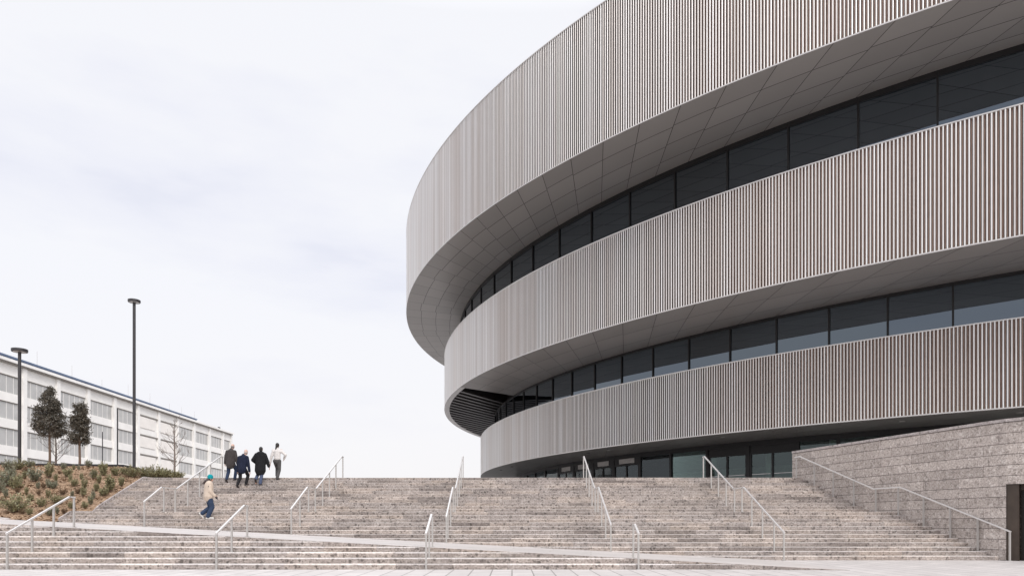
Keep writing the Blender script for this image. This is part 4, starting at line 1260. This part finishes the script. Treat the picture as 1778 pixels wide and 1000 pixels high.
    if st:
        bm = bmesh.new()
        if st == 'fringe':      # short grey hair round the back and sides of a bald crown
            ell(bm, hd + hr @ V(0, -.022, -.012) * s, .081 * s, .085 * s, .070 * s, hr)
        elif st == 'short':
            ell(bm, hd + hr @ V(0, -.012, .032) * s, .082 * s, .097 * s, .100 * s, hr)
            ell(bm, hd + hr @ V(0, -.03, -.02) * s, .079 * s, .075 * s, .085 * s, hr)
        elif st == 'ponytail':
            ell(bm, hd + hr @ V(0, -.012, .035) * s, .084 * s, .099 * s, .102 * s, hr)
            ell(bm, hd + hr @ V(0, -.035, -.02) * s, .080 * s, .074 * s, .088 * s, hr)
            cap(bm, hd + V(-.01, -.09, -.02) * s, hd + V(-.045, -.105, -.15) * s, .045 * s, .03 * s)
        elif st == 'long':
            ell(bm, hd + hr @ V(0, -.02, .0) * s, .084 * s, .092 * s, .108 * s, hr)
            cap(bm, hd + V(-.01, -.07, -.03) * s, hd + V(.03, -.17, -.12) * s, .07 * s, .065 * s)
            for (dx, dy, dz) in ((.05, -.26, -.24), (.00, -.30, -.20), (-.06, -.22, -.26), (-.03, -.14, -.30), (.06, -.17, -.29), (.10, -.10, -.26)):
                cap(bm, hd + V(.02, -.15, -.10) * s, hd + V(dx, dy, dz) * s, .062 * s, .012 * s, n=10)
        fuse('hair', bm, mats['hair'], root, .009, 1)
    if P.get('beanie'):
        bm = bmesh.new()
        ell(bm, hd + hr @ V(0, -.012, .058) * s, .096 * s, .110 * s, .098 * s, hr)
        cap(bm, hd + hr @ V(0, -.012, .045) * s, hd + hr @ V(0, -.014, .075) * s, .101 * s, .10 * s, 1.1, n=18)
        cap(bm, hd + hr @ V(0, -.05, .13) * s, hd + hr @ V(0, -.06, .15) * s, .04 * s, .025 * s)
        fuse('beanie', bm, mats['beanie'], root, .010, 2)
    return root

def step(i): return i * R_
def spot(x, i, back=.16):
    """a standing point on tread i at photo column x"""
    Y = riser_y(i) + back; return Vector(((x - VX) * Y / FPX, Y, i * R_))
jeans = cloth('blue_denim', C(.030, .045, .085)); jeans_l = cloth('faded_denim', C(.075, .095, .16)); blk = cloth('black_wool_trousers', C(.018, .017, .018))
greytr = cloth('grey_flannel', C(.085, .083, .082)); shoe_d = plain('dark_leather', C(.022, .016, .016), .45); shoe_w = plain('white_leather', C(.62, .60, .57), .5)
hair_g = plain('grey_hair', C(.22, .195, .185), .8, scale=60); hair_d = plain('black_hair', C(.018, .014, .013), .55, scale=60); hair_b = plain('dark_brown_hair', C(.030, .014, .013), .5, scale=60)
pale = plain('fair_skin', C(.58, .38, .31), .55, var=.05, scale=20)

# man in a charcoal coat: left foot trailing on step 22, right foot ahead on step 23
r_ = spot(398.5, 22)
person('man in a charcoal coat and blue jeans with thinning grey hair, furthest left', r_, math.radians(-4), 1.0,
       dict(hip_z=.965, hip_y=.10, lean=.09, sway=0, lf=(-.12, -.02, .03, 34), rf=(.14, .34, R_, 0), lh=(-.27, .12, .90), rh=(.29, .14, .88), hem=.16, girth=1.06,
            slv=1.12, hair='fringe', head_x=.05, head_y=.06, leg_w=1.02, cuff=1.0),
       dict(jacket=cloth('charcoal_coat', C(.055, .048, .047)), trousers=jeans, shoe=shoe_d, hair=hair_g, skin=pale))
r_ = spot(418, 20)
person('bald man in a navy coat and black trousers, bent forward, nearest of the four walkers', r_, math.radians(-7), 1.0,
       dict(hip_z=.935, hip_y=.12, lean=.20, lf=(-.13, -.02, .03, 34), rf=(.13, .34, R_, 0), lh=(-.27, .22, .78), rh=(.30, .20, .76), hem=.14, girth=1.02,
            slv=1.1, hair='fringe', head_x=.07, head_y=.10, leg_w=.98),
       dict(jacket=cloth('navy_coat', C(.012, .016, .034)), trousers=blk, shoe=shoe_d, hair=plain('white_hair', C(.45, .38, .34), .8), skin=pale))
r_ = spot(451.5, 21)
person('heavily built man in a long black hooded parka and faded jeans', r_, math.radians(3), 1.0,
       dict(hip_z=.925, hip_y=.05, lean=.07, lf=(-.17, -.06, R_ * .9 + .02, 42), rf=(.04, .02, 0, 0), lh=(-.24, .26, 1.02), rh=(.35, .12, .86), hem=.27, girth=1.26,
            slv=1.3, hood=True, hair='short', head_y=.05, leg_w=.98, cuff=1.1, pole={-1: (-.7, -1, .0), 1: (.8, -1, 0)}),
       dict(jacket=cloth('black_parka', C(.013, .013, .015)), trousers=jeans_l, shoe=shoe_d, hair=hair_d))
r_ = spot(480.5, 23)
person('woman in a short white jacket and grey trousers with dark tied hair', r_, math.radians(2), .985,
       dict(hip_z=.905, hip_y=.05, lean=.04, lf=(-.055, .30, R_, 0), rf=(.05, .02, .01, 10), lh=(-.30, .04, .82), rh=(.27, .20, 1.0), hem=-.10, girth=.84,
            slv=.98, hair='ponytail', head_y=.03, leg_w=1.04, cuff=1.12, boot=.06, pole={-1: (-1, -.8, 0), 1: (1.2, -.6, -.3)}),
       dict(jacket=cloth('white_jacket', C(.66, .63, .61), .06), trousers=greytr, shoe=shoe_d, hair=hair_d))
r_ = spot(363, 10, .14)
person('woman in a teal knit hat, beige jacket and jeans climbing alone', r_, math.radians(-58), .945,
       dict(hip_z=.85, hip_y=-.02, lean=.03, lf=(-.09, -.25, .07, 55), rf=(.09, .05, 0, 0), lh=(-.20, .20, .90), rh=(.19, .17, .85), hem=.03, girth=1.32,
            slv=1.2, hair='long', beanie=True, glove=True, patch=True, head_y=.06, leg_w=1.32, cuff=1.35),
       dict(jacket=cloth('beige_jacket', C(.58, .48, .395), .08), trousers=cloth('indigo_denim', C(.035, .055, .10)), shoe=shoe_w, hair=hair_b, beanie=cloth('teal_knit', C(.005, .26, .30))))
print('people done')
